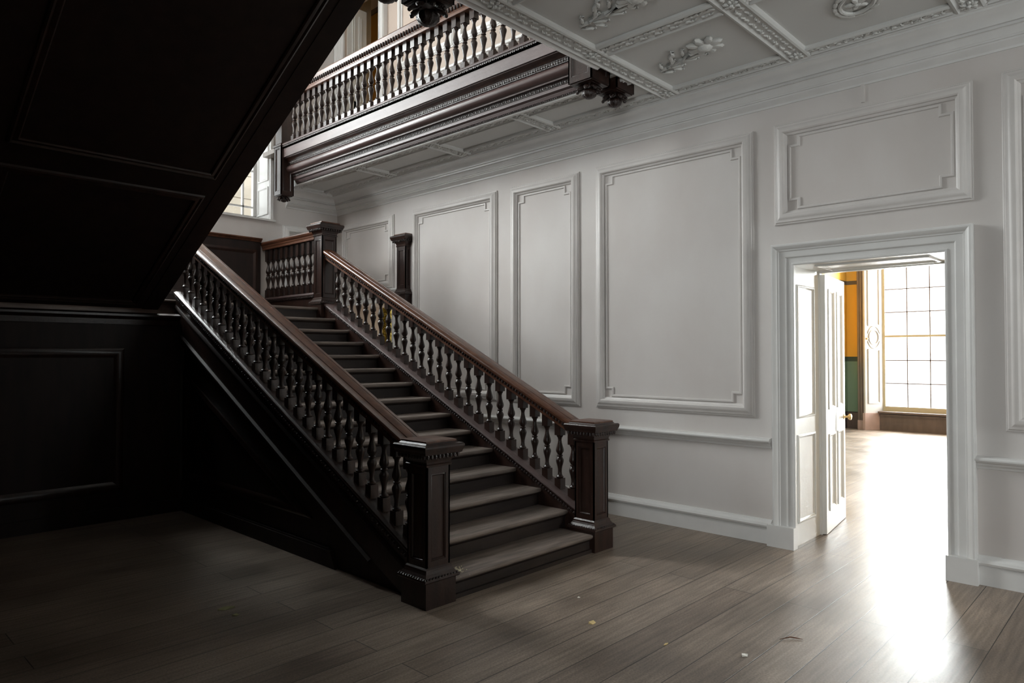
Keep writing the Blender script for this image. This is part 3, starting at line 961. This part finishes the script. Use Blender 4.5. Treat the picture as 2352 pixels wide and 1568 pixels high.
# ------------------------------------------------------------------ lower staircase
stair = thing('staircase', 'dark oak lower flight of stairs rising from the floorboards to the half landing', 'staircase', (3.8, Y1, 0))
XS0, XS1 = 3.00, 4.605
NOSE = [(-0.002, 0.0), (-0.002, -0.030), (0.018, -0.034)]
for i in range(1, 15):
    z = i * RISE
    yn = Y1 + (i - 1) * GO
    x0, x1 = XS0, XS1
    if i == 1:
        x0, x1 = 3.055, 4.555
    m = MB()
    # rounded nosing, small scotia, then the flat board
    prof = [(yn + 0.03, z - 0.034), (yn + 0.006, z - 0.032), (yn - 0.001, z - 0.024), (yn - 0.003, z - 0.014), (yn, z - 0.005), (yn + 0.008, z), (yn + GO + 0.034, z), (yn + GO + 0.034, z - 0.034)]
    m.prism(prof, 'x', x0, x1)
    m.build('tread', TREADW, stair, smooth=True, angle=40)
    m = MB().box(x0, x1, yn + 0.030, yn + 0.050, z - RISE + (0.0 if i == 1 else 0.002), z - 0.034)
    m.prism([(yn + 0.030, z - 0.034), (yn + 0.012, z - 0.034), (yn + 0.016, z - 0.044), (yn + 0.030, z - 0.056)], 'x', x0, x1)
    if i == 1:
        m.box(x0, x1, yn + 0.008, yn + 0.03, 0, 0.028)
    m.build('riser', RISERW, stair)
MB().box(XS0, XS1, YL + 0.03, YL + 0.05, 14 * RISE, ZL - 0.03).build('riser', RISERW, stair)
# landing
m = MB().prism([(YL + 0.03, ZL - 0.036), (YL, ZL - 0.026), (YL - 0.002, ZL - 0.012), (YL + 0.008, ZL), (YB, ZL), (YB, ZL - 0.036)], 'x', 0.80, 4.605)
m.box(0.80, 4.605, YL + 0.05, YB, ZL - 0.24, ZL - 0.036)
m.build('landing_floor', TREADW, stair)


def sz(y):          # top of the string cap at y
    return 0.335 + 0.4866 * (y - 3.627)


def rz(y, x=None):  # top of the handrail at y
    return 1.045 + 0.478 * (y - 3.69)


# right string: board, capping, carved bead
ya, yb = 3.62, 7.60
STR = [(-0.075, -0.42), (0.075, -0.42), (0.075, -0.02), (-0.075, -0.02)]
m = MB().prism([(ya, sz(ya) - 0.02), (yb, sz(yb) - 0.02), (yb, sz(yb) - 0.46), (4.2, 0.0), (ya, 0.0)], 'x', 4.605, 4.755)
m.build('string', WOOD, stair)
CAP = [(0.09, -0.034), (0.078, -0.038), (0.070, -0.050), (-0.070, -0.050), (-0.078, -0.038), (-0.09, -0.034), (-0.094, -0.024), (-0.09, -0.010), (-0.072, -0.004), (-0.066, 0.0), (0.066, 0.0), (0.072, -0.004), (0.09, -0.010), (0.094, -0.024)]
MB().sweep([(4.68, ya, sz(ya)), (4.68, yb, sz(yb))], (0, 0, 1), CAP).build('string_capping', FASCIAW, stair, smooth=True)


def carved_run(x, side, y0, z0, y1, z1, step, parent, name='carved_moulding', r=(0.009, 0.016, 0.014), m=CARVEW):
    b = MB()
    n = max(1, int((y1 - y0) / step))
    sl = math.atan2(z1 - z0, y1 - y0)
    for k in range(n):
        t = (k + 0.5) / n
        M = Matrix.Rotation(sl + (0.5 if k % 2 else -0.5), 3, 'X')
        b.ball((x, y0 + (y1 - y0) * t, z0 + (z1 - z0) * t), r, M, 6, 4)
    return b.build(name, m, parent, smooth=True)


carved_run(4.598, -1, ya + 0.02, sz(ya) - 0.058, yb - 0.02, sz(yb) - 0.058, 0.028, stair)

# left string and spandrel panelling
XL0, XL1 = 2.865, 2.995
ya2 = 3.64
m = MB().prism([(ya2, sz(ya2) - 0.02), (yb, sz(yb) - 0.02), (yb, sz(yb) - 0.50), (ya2 + 0.05, 0.0), (ya2, 0.0)], 'x', XL0, XL1)
m.build('string', WOOD, stair)
MB().sweep([(2.93, ya2, sz(ya2)), (2.93, yb, sz(yb))], (0, 0, 1), [(a * 0.95, b) for a, b in CAP]).build('string_capping', WOOD, stair, smooth=True)  # darker oak than the right capping, standing for this side's shade
carved_run(2.846, -1, ya2 + 0.02, sz(ya2) - 0.062, yb - 0.02, sz(yb) - 0.062, 0.03, stair)
m = MB()
for dz_, w_ in ((-0.16, 0.014), (-0.40, 0.022)):
    m.sweep([(XL0, ya2 + (0.05 if dz_ > -0.3 else 0.45), sz(ya2 + (0.05 if dz_ > -0.3 else 0.45)) + dz_), (XL0, yb, sz(yb) + dz_)], (-1, 0, 0), [(0.02, 0), (0.012, w_), (-0.004, w_), (-0.02, 0.004), (-0.02, 0)])
m.build('string_moulding', PANELW, stair, smooth=True)
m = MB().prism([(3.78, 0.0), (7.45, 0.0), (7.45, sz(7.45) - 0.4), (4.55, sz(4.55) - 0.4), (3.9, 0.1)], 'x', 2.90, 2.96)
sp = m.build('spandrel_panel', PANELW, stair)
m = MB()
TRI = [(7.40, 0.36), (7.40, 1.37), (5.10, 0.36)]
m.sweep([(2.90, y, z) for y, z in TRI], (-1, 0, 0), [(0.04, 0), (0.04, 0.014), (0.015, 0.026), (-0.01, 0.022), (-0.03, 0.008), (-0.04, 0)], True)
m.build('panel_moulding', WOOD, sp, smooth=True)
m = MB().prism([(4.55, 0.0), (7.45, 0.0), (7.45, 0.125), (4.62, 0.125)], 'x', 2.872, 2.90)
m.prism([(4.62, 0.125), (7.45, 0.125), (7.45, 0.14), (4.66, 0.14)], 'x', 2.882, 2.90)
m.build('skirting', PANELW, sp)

# upper flight: string, soffit with moulded panels
up = thing('staircase', 'dark underside of the upper flight of stairs slanting overhead', 'staircase', (1.7, 7.5, ZL))
SL = 0.5219


def uz(y):          # underside of the upper flight at y
    return 2.53 + SL * (6.6 - y)


UY0, UY1 = 3.70, 7.50
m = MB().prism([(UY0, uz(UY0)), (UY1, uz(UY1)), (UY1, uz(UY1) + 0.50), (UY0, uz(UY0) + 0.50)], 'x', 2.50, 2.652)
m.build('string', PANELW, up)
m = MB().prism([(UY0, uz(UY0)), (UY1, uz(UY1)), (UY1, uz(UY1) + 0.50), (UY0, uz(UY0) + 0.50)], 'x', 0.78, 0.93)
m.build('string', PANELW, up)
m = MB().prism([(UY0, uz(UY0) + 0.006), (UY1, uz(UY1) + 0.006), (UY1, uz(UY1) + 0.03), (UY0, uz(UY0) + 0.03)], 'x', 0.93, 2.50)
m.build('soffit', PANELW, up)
nS = Vector((0, -SL, -1)).normalized()
SOFM = [(0.035, 0), (0.035, 0.012), (0.026, 0.020), (0.012, 0.016), (-0.002, 0.010), (-0.016, 0.020), (-0.028, 0.014), (-0.035, 0)]
m = MB()
for y0, y1 in ((5.62, 3.86), (7.40, 5.88)):
    x0, x1 = 1.055, 2.40
    pts = [Vector((x0, y0, uz(y0) + 0.006)), Vector((x1, y0, uz(y0) + 0.006)), Vector((x1, y1, uz(y1) + 0.006)), Vector((x0, y1, uz(y1) + 0.006))]
    m.sweep(pts, nS, SOFM, True)
m.build('soffit_moulding', WOOD, up, smooth=True)
# steps on the upper flight (solid stepped body above the soffit)
m = MB()
for i in range(13):
    y = YL - 0.15 - i * GO
    z = ZL + (i + 1) * 0.156
    m.box(0.93, 2.50, y - GO - 0.02, y, z - 0.04, z)
    m.box(0.93, 2.50, y - 0.04, y - 0.02, z - RISE, z - 0.03)
m.build('treads', TREADW, up)
# upper landing edge beam, at the top of the upper flight
MB().box(0.78, 2.46, 3.40, 3.70, 3.93, ZF).build('landing_beam', PANELW, up)

# dark panelled wall below the half landing
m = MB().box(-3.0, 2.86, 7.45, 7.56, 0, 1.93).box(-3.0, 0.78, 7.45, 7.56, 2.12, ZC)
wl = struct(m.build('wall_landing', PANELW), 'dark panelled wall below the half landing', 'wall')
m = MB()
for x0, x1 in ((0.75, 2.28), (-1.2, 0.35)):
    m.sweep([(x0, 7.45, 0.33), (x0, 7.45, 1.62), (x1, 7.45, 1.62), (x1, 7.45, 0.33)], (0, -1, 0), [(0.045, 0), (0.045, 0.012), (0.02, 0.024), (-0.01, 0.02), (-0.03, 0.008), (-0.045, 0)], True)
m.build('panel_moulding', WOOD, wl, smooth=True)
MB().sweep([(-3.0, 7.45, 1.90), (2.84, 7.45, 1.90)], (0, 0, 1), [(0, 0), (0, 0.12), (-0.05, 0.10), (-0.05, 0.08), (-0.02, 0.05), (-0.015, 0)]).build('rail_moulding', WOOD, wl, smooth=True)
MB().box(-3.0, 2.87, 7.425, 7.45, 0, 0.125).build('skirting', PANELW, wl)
# dark wainscot of the half landing on the back wall
ws = MB().box(0.6, 4.58, 9.16, 9.198, ZL, 3.16)
o = trim(ws, PANELW, 'dark wainscot on the back wall of the half landing')
MB().sweep([(0.6, 9.16, 3.16), (4.58, 9.16, 3.16)], (0, 0, 1), [(0.04, 0), (0.04, 0.05), (-0.05, 0.05), (-0.055, 0.035), (-0.03, 0.02), (-0.02, 0)]).build('capping', RAILW, o, smooth=True)
m = MB()
for x0, x1 in ((2.9, 3.7), (3.8, 4.5), (1.9, 2.8)):
    m.sweep([(x0, 9.16, 2.4), (x0, 9.16, 3.02), (x1, 9.16, 3.02), (x1, 9.16, 2.4)], (0, -1, 0), [(0.03, 0), (0.03, 0.01), (0.0, 0.016), (-0.03, 0)], True)
m.build('panel_moulding', WOOD, o, smooth=True)
# plaster faced side of the lower flight towards the passage
struct(MB().prism([(3.75, 0), (YB, 0), (YB, ZL - 0.03), (7.6, ZL - 0.05), (3.75, 0.18)], 'x', 4.70, 4.73).build('wall_passage_side', WALLP))

# ------------------------------------------------------------------ newel posts
CAPP = [(0.0, -0.160), (0.008, -0.158), (0.010, -0.146), (0.004, -0.140), (0.006, -0.128), (0.020, -0.100), (0.044, -0.080), (0.056, -0.074), (0.060, -0.060), (0.066, -0.046), (0.069, -0.034), (0.069, -0.022), (0.062, -0.014), (0.040, -0.012), (0.030, -0.002), (0.012, 0.0)]
BASP = [(0.0, 0.250), (0.010, 0.240), (0.012, 0.228), (0.020, 0.214), (0.034, 0.196), (0.046, 0.190), (0.048, 0.176), (0.040, 0.168), (0.028, 0.164), (0.028, 0.0)]


def newel(label, x0, x1, y0, y1, z0, z1, base=True, wall=None, cat='newel post', drop=None):
    cx, cy = (x0 + x1) / 2, (y0 + y1) / 2
    t = thing('newel_post', label, cat, (cx, cy, z0 if not drop else z1), None)
    zb = z0 + (0.25 if base else 0.0)
    zt = z1 - 0.16 if cat == 'newel post' else z1
    i = 0.012
    MB().box(x0 + i, x1 - (0 if wall == 'x1' else i), y0 + i, y1 - (0 if wall == 'y1' else i), zb - 0.02, zt + 0.02).build('shaft', WOOD, t)
    fm = MB()
    s = 0.036
    # stiles and rails around a sunk panel on each open face
    faces = [('y', y0, -1), ('x', x0, -1)]
    if wall != 'x1':
        faces.append(('x', x1, 1))
    if wall != 'y1':
        faces.append(('y', y1, 1))
    h0, h1 = zb - 0.01, zt + 0.01
    for ax, p, sg in faces:
        a0, a1 = (x0, x1) if ax == 'y' else (y0, y1)
        for (u0, u1, v0, v1) in ((a0, a0 + s, h0, h1), (a1 - s, a1, h0, h1), (a0 + s, a1 - s, h0, h0 + 0.05), (a0 + s, a1 - s, h1 - 0.055, h1)):
            q0, q1 = (p, p - sg * i)
            q0, q1 = min(q0, q1), max(q0, q1)
            if ax == 'y':
                fm.box(u0, u1, q0, q1, v0, v1)
            else:
                fm.box(q0, q1, u0, u1, v0, v1)
    fm.build('panel_frame', WOOD, t)
    pm = MB()
    for ax, p, sg in faces:
        a0, a1 = (x0, x1) if ax == 'y' else (y0, y1)
        pr = [(0.006, 0), (0.006, 0.008), (-0.001, 0.010), (-0.008, 0)]
        if a1 - a0 < 2 * s + 0.04:
            continue
        pl = p - sg * i
        if ax == 'y':
            raised_panel(pm, (a0 + s + 0.006, pl, h0 + 0.056), (1, 0, 0), (0, 0, 1), (0, sg, 0), a1 - a0 - 2 * s - 0.012, h1 - h0 - 0.117, pr)
        else:
            raised_panel(pm, (pl, a0 + s + 0.006, h0 + 0.056), (0, 1, 0), (0, 0, 1), (sg, 0, 0), a1 - a0 - 2 * s - 0.012, h1 - h0 - 0.117, pr)
    if pm.v:
        pm.build('panel_bead', WOOD, t, smooth=True)
    if cat == 'newel post':
        cp = MB().rects(x0, x1, y0, y1, [(e, z1 + z) for e, z in CAPP], wall)
        co = cp.build('cap', WOOD, t)
        MB().rects(x0, x1, y0, y1, [(0.030, z1 - 0.004), (0.030, z1 + 0.008), (0.012, z1 + 0.014), (-0.04, z1 + 0.018)], wall).build('cap_top', RAILW, t)
        lb = MB()
        for ax, p, sg in faces:
            a0, a1 = (x0 - 0.045, x1 + (0.045 if wall != 'x1' else 0)) if ax == 'y' else (y0 - 0.045, y1 + 0.045)
            nn = max(3, int((a1 - a0) / 0.030))
            for k in range(nn):
                a = a0 + (a1 - a0) * (k + 0.5) / nn
                q = p + sg * 0.046
                lb.ball((a, q, z1 - 0.086) if ax == 'y' else (q, a, z1 - 0.086), (0.011, 0.011, 0.020), None, 6, 4)
        lb.build('leaf_carving', CARVEW, co, smooth=True)
    if base:
        MB().rects(x0, x1, y0, y1, [(e, z0 + z) for e, z in BASP][::-1], wall).build('base', WOOD, t)
        lb = MB()
        for ax, p, sg in faces:
            a0, a1 = (x0 - 0.04, x1 + (0.04 if wall != 'x1' else 0)) if ax == 'y' else (y0 - 0.04, y1 + 0.04)
            nn = max(3, int((a1 - a0) / 0.024))
            for k in range(nn):
                a = a0 + (a1 - a0) * (k + 0.5) / nn
                q = p + sg * 0.040
                lb.ball((a, q, z0 + 0.190) if ax == 'y' else (q, a, z0 + 0.190), (0.008, 0.008, 0.012), None, 6, 4)
        lb.build('base_carving', CARVEW, t, smooth=True)
    if drop:
        flower_drop(t, cx, cy, z0, drop)
    return t


def flower_drop(t, cx, cy, z, r):
    """carved flower under a pendant: leaves round a ribbed bud"""
    MB().rects(cx - r * 0.9, cx + r * 0.9, cy - r * 0.9, cy + r * 0.9, [(-0.012, z - 0.022), (0.0, z - 0.012), (0.0, z + 0.004)]).build('pendant_foot', WOOD, t)
    lf = MB()
    for k in range(8):
        a = k * pi / 4 + 0.35
        M = Matrix.Rotation(a, 3, 'Z') @ Matrix.Rotation(0.45, 3, 'Y')
        lf.ball((cx + cos(a) * r * 0.72, cy + sin(a) * r * 0.72, z - 0.042), (r * 0.40, r * 0.24, 0.016), M, 8, 5)
        M = Matrix.Rotation(a, 3, 'Z') @ Matrix.Rotation(1.0, 3, 'Y')
        lf.ball((cx + cos(a) * r * 0.98, cy + sin(a) * r * 0.98, z - 0.062), (r * 0.16, r * 0.16, 0.015), M, 6, 4)
    lf.build('carved_leaves', CARVEW, t, smooth=True)
    bd = MB()
    rows = [(0.30, -0.045), (0.52, -0.060), (0.60, -0.080), (0.56, -0.098), (0.42, -0.112), (0.2, -0.122), (0.03, -0.124)]
    R = []
    for q, zz in rows:
        R.append([(cx + r * q * (1 + 0.06 * cos(10 * 2 * pi * j / 40)) * cos(2 * pi * j / 40), cy + r * q * (1 + 0.06 * cos(10 * 2 * pi * j / 40)) * sin(2 * pi * j / 40), z + zz * r / 0.1) for j in range(40)])
    bd.loft(R)
    bd.build('carved_bud', CARVEW, t, smooth=True)


newel('square dark newel post at the foot of the stairs, nearest the camera', 2.833, 3.027, 3.437, 3.633, 0, 1.045)
newel('square dark newel post at the foot of the stairs, next to the white wall', 4.583, 4.777, 3.437, 3.633, 0, 1.045)
newel('square dark newel post on the half landing at the head of the lower flight', 4.580, 4.780, 7.572, 7.768, 2.06, 3.232)
newel('dark half post with panelled face fixed to the right wall', 5.735, 5.82, 7.41, 7.60, 2.24, 3.215, True, 'x1')


def pendant(label, x0, x1, y0, y1, z0, z1, r, wall=None):
    return newel(label, x0, x1, y0, y1, z0, z1, False, wall, 'carved pendant', r)


P1 = pendant('carved flower pendant under the gallery corner, the left one of the pair', 4.585, 4.845, 3.455, 3.70, 3.905, 4.36, 0.105)
P2 = pendant('carved flower pendant under the gallery corner, the right one of the pair', 4.905, 5.165, 3.425, 3.66, 3.905, 4.0, 0.105)
P3 = pendant('dark hanging post with carved foot at the far gallery end beside the stair window', 4.585, 4.775, 8.62, 8.81, 3.76, 4.42, 0.075)
MB().rects(4.60, 4.76, 8.635, 8.795, [(0, 4.40), (0, 5.5)]).build('upper_shaft', WOOD, None, (4.68, 8.715, 4.40))
bpy.data.objects['upper_shaft'].parent = P3
bpy.data.objects['upper_shaft'].location = Vector((4.68, 8.715, 4.40)) - P3.location
MB().rects(4.585, 4.775, 8.62, 8.81, [(0.012, 4.40), (0.014, 4.42), (-0.012, 4.445)]).build('post_moulding', WOOD, P3)
P4 = pendant('large carved flower pendant at the top of the picture, below the upper landing', 2.795, 3.045, 3.42, 3.665, 3.925, 4.36, 0.125)
P5 = pendant('carved flower pendant at the top of the picture, left of the larger one', 2.475, 2.69, 3.43, 3.645, 3.93, 4.36, 0.105)
for p_ in (P1, P2, P3, P4, P5):
    p_.name = 'carved_pendant'

# ------------------------------------------------------------------ balusters
BPROF = [(0.020, 0.0), (0.031, 0.006), (0.032, 0.016), (0.024, 0.024), (0.019, 0.036), (0.0165, 0.060), (0.018, 0.085), (0.024, 0.115), (0.0325, 0.145), (0.035, 0.160), (0.033, 0.174), (0.022, 0.192), (0.019, 0.198), (0.026, 0.204), (0.027, 0.211), (0.019, 0.218), (0.022, 0.224), (0.033, 0.242), (0.035, 0.256), (0.0325, 0.272), (0.025, 0.300), (0.018, 0.328), (0.0155, 0.352), (0.019, 0.372), (0.027, 0.384), (0.030, 0.392), (0.022, 0.398)]


def baluster_mesh(name, parent, x, y, zb, base_h, tl, top_h, half=0.033, drop=0.0):
    m = MB()
    m.box(x - half, x + half, y - half, y + half, zb - drop, zb + base_h)
    k = tl / 0.398
    m.lathe(x, y, [(r, zb + base_h - 0.001 + z * k) for r, z in BPROF], 14)
    m.box(x - half, x + half, y - half, y + half, zb + base_h + tl - 0.002, zb + base_h + tl + top_h)
    o = m.build(name, WOOD, None, (x, y, zb), True, 30)
    return o


def place_balusters(parent, items, base_h, tl, top_h, drop=0.0):
    x, y, z = items[0]
    first = baluster_mesh('baluster', None, x, y, z, base_h, tl, top_h, 0.033, drop)
    po = Vector(parent['_org'])
    first.parent = parent
    first.location = Vector((x, y, z)) - po
    for x, y, z in items[1:]:
        dup_mesh(first, 'baluster', Vector((x, y, z)) - po, parent)


RAILP = [(0.062, -0.120), (0.062, -0.092), (0.068, -0.084), (0.070, -0.066), (0.082, -0.056), (0.088, -0.046), (0.090, -0.030), (0.086, -0.018), (0.072, -0.010), (0.046, -0.006), (0.043, -0.013), (0.040, -0.013), (0.037, -0.004), (0.0, 0.0), (-0.037, -0.004), (-0.040, -0.013), (-0.043, -0.013), (-0.046, -0.006), (-0.072, -0.010), (-0.086, -0.018), (-0.090, -0.030), (-0.088, -0.046), (-0.082, -0.056), (-0.070, -0.066), (-0.068, -0.084), (-0.062, -0.092), (-0.062, -0.120)]


def flight_balustrade(x, label, y0, y1, carve_side):
    t = thing('balustrade', label, 'balustrade', (x, y0, sz(y0)))
    MB().sweep([(x, y0, rz(y0)), (x, y1, rz(y1))], (0, 0, 1), RAILP).build('handrail', RAILW, t, smooth=True, angle=25)
    b = MB()
    n = int((y1 - y0) / 0.034)
    for k in range(n):
        y = y0 + (y1 - y0) * (k + 0.5) / n
        b.ball((x + carve_side * 0.072, y, rz(y) - 0.078), (0.010, 0.011, 0.015), None, 6, 4)
    b.build('carved_moulding', CARVEW, t, smooth=True)
    items = []
    y = 3.730
    while y < y1 - 0.08:
        items.append((x, y, sz(y)))
        y += 0.1456
    place_balusters(t, items, 0.080, 0.372, 0.115, 0.03)
    return t


flight_balustrade(4.68, 'sloping turned balustrade on the wall side of the lower flight', 3.60, 7.585, -1)
flight_balustrade(2.93, 'sloping turned balustrade on the open left side of the lower flight', 3.60, 7.62, -1)

# balustrade of the half landing, running back from its newel
t = thing('balustrade', 'short level balustrade of the half landing beside its newel post', 'balustrade', (4.68, 8.4, 2.38))
MB().sweep([(4.68, 7.75, 3.175), (4.68, 9.19, 3.175)], (0, 0, 1), RAILP).build('handrail', RAILW, t, smooth=True, angle=25)
MB().box(4.62, 4.74, 7.76, 9.2, 1.95, 2.36).build('string', WOOD, t)
MB().sweep([(4.68, 7.75, 2.385), (4.68, 9.19, 2.385)], (0, 0, 1), CAP).build('string_capping', FASCIAW, t, smooth=True)
carved_run(4.600, -1, 7.78, 2.335, 9.15, 2.335, 0.03, t)
place_balusters(t, [(4.68, 7.885 + k * 0.1385, 2.385) for k in range(10)], 0.115, 0.398, 0.16)

# gallery balustrade
t = thing('balustrade', 'long level balustrade of the gallery above the stairs', 'balustrade', (4.68, 6.3, 4.41))
GR = 5.165
MB().sweep([(4.68, 3.5, GR), (4.68, 8.65, GR)], (0, 0, 1), [(a, b - 0.04 if b < -0.06 else b) for a, b in RAILP]).build('handrail', RAILW, t, smooth=True, angle=25)
b = MB()
y = 3.6
while y < 8.6:
    b.ball((4.602, y, GR - 0.094), (0.016, 0.0145, 0.028), None, 6, 4)
    y += 0.046
b.build('carved_moulding', CARVEW, t, smooth=True)
place_balusters(t, [(4.68, 3.495 + k * 0.1337, 4.425) for k in range(38)], 0.085, 0.40, 0.13)

# carved fascia below the gallery balustrade: string and entablature mouldings
g = thing('gallery_front', 'dark varnished moulded fascia of the gallery above the stairs', 'gallery front', (4.7, 6.3, 3.95))
ga, gb = 3.60, 8.63


def gal(prof, name, m):
    return MB().sweep([(0, ga, 0), (0, gb, 0)], (0, 0, 1), [(-x, z) for x, z in prof]).build(name, m, g, smooth=True, angle=28)


gal([(4.595, 4.400), (4.590, 4.412), (4.600, 4.426), (4.770, 4.426), (4.770, 4.400)], 'string_capping', FASCIAW)
carved_run(4.606, -1, ga + 0.05, 4.388, gb, 4.388, 0.026, g)
gal([(4.620, 4.400), (4.620, 4.246), (4.640, 4.246), (4.640, 4.238), (4.86, 4.238), (4.86, 4.400)], 'fascia_board', FASCIAW)
gal([(4.640, 4.240), (4.648, 4.232), (4.668, 4.226), (4.684, 4.212), (4.688, 4.205), (4.86, 4.205), (4.86, 4.240)], 'cove_moulding', WOOD)
gal([(4.694, 4.206), (4.694, 4.156), (4.86, 4.156), (4.86, 4.206)], 'frieze_band', CARVEW)
carved_run(4.694, -1, ga + 0.05, 4.181, gb, 4.181, 0.030, g, r=(0.010, 0.018, 0.016))
tor = [(4.730 - 0.060 * cos(a), 4.107 + 0.052 * sin(a)) for a in [pi / 2 - pi * k / 12 for k in range(13)]]
gal(tor + [(4.86, 4.055), (4.86, 4.159)], 'torus_moulding', TORUSW)
gal([(4.728, 4.057), (4.728, 4.040), (4.86, 4.040), (4.86, 4.057)], 'fillet', FASCIAW)
gal([(4.762, 4.040), (4.762, 4.004), (4.86, 4.004), (4.86, 4.040)], 'frieze_band', CARVEW)
carved_run(4.762, -1, ga + 0.05, 4.022, gb, 4.022, 0.026, g, r=(0.009, 0.015, 0.014))
gal([(4.770, 4.006), (4.770, 3.972), (4.790, 3.968), (4.80, 3.962), (4.800, 3.956), (4.88, 3.956), (4.88, 4.006)], 'fascia_board', FASCIAW)
gal([(4.800, 3.957), (4.812, 3.935), (4.836, 3.928), (4.88, 3.928), (4.88, 3.957)], 'bed_moulding', FASCIAW)
carved_run(4.822, -1, ga + 0.05, 3.931, gb, 3.931, 0.024, g, r=(0.008, 0.012, 0.008))
# white lip between fascia and gallery ceiling
trim(MB().sweep([(0, 3.60, 0), (0, 9.0, 0)], (0, 0, 1), [(-x, z) for x, z in [(4.838, 3.930), (4.846, 3.914), (4.872, 3.910), (4.900, 3.926), (4.93, 3.95), (4.945, 3.99), (4.838, 3.99)]]), TRIMP, 'white plaster lip under the dark gallery fascia')
# upper gallery floor
struct(MB().box(4.62, XW, 3.395, YB, ZF, ZF + 0.06).build('floor_gallery', FLOORM))

# ------------------------------------------------------------------ small litter on the floor


def flat_scrap(name, x, y, z, pts, m, label, cat, group=None, h=0.003):
    b = MB()
    n = len(pts)
    vs = [(x + a, y + c_, z + 0.0015 + random.uniform(0, h)) for a, c_ in pts] + [(x + a, y + c_, z + 0.0005) for a, c_ in pts]
    fs = [tuple(range(n)), tuple(range(2 * n - 1, n - 1, -1))] + [(i, (i + 1) % n, n + (i + 1) % n, n + i) for i in range(n)]
    b.add(vs, fs)
    return tag(b.build(name, m, origin=(x, y, z)), label, cat, group)


flat_scrap('dry_leaf', 1.965, 4.353, 0, [(-0.05, 0.012), (-0.015, -0.018), (0.02, -0.02), (0.05, -0.012), (0.03, 0.012), (-0.01, 0.02)], LEAFM, 'small pale green leaf on the dark floor left of the stairs', 'leaf', None, 0.012)
flat_scrap('dry_leaf', 1.955, 4.20, 0, [(-0.02, 0.006), (0.0, -0.012), (0.022, -0.006), (0.012, 0.012)], LEAFM, 'tiny leaf scrap on the dark floor beside the larger leaf', 'leaf', None, 0.01)
flat_scrap('paint_flake', 3.567, 1.679, 0, [(-0.024, 0.004), (-0.004, -0.016), (0.022, -0.006), (0.016, 0.012), (-0.006, 0.016)], CHIPM, 'white paint flake on the floor at lower right of the picture', 'paint flake', 'flakes of paint on the floor', 0.01)
flat_scrap('paint_flake', 3.365, 2.539, 0, [(-0.022, 0.010), (-0.016, -0.016), (0.016, -0.014), (0.022, 0.008), (0.002, 0.018)], YCHIPM, 'yellow paint flake on the floorboards in front of the first step', 'paint flake', 'flakes of paint on the floor', 0.012)
flat_scrap('paint_flake', 3.655, 2.866, 0, [(-0.012, 0.004), (0.0, -0.008), (0.014, 0.0), (0.004, 0.009)], CHIPM, 'tiny white paint flake on the floor near the middle of the first step', 'paint flake', 'flakes of paint on the floor', 0.008)
flat_scrap('paint_flake', 3.40, 2.06, 0, [(-0.02, 0.0), (0.0, -0.006), (0.02, -0.004), (0.004, 0.007)], YCHIPM, 'cream sliver of paint on the floor left of the brown twig', 'paint flake', 'flakes of paint on the floor', 0.006)
tw = MB().tube([(3.895, 1.628, 0.004), (3.93, 1.608, 0.007), (3.955, 1.592, 0.009), (3.972, 1.566, 0.006), (3.985, 1.535, 0.004)], [0.0015, 0.003, 0.0035, 0.003, 0.0015], 6)
tag(tw.build('twig', TWIGM, origin=(3.95, 1.59, 0), smooth=True), 'thin curved brown twig on the floorboards at lower right', 'twig')
cr = MB()
for k in range(170):
    r_ = abs(random.gauss(0, 0.035))
    a = random.uniform(0, 2 * pi)
    s = random.uniform(0.002, 0.0062)
    cr.ball((3.165 + r_ * cos(a) * 1.1, 3.530 + r_ * sin(a), RISE + s * 0.7), (s, s * random.uniform(0.6, 1), s * 0.8), None, 5, 3)
o = tag(cr.build('plaster_crumbs', CRUMBM, origin=(3.165, 3.53, RISE)), 'little pile of pale plaster crumbs on the bottom tread by the near newel', 'crumbs')
o['kind'] = 'stuff'

for o in bpy.data.objects:
    if '_org' in o:
        del o['_org']
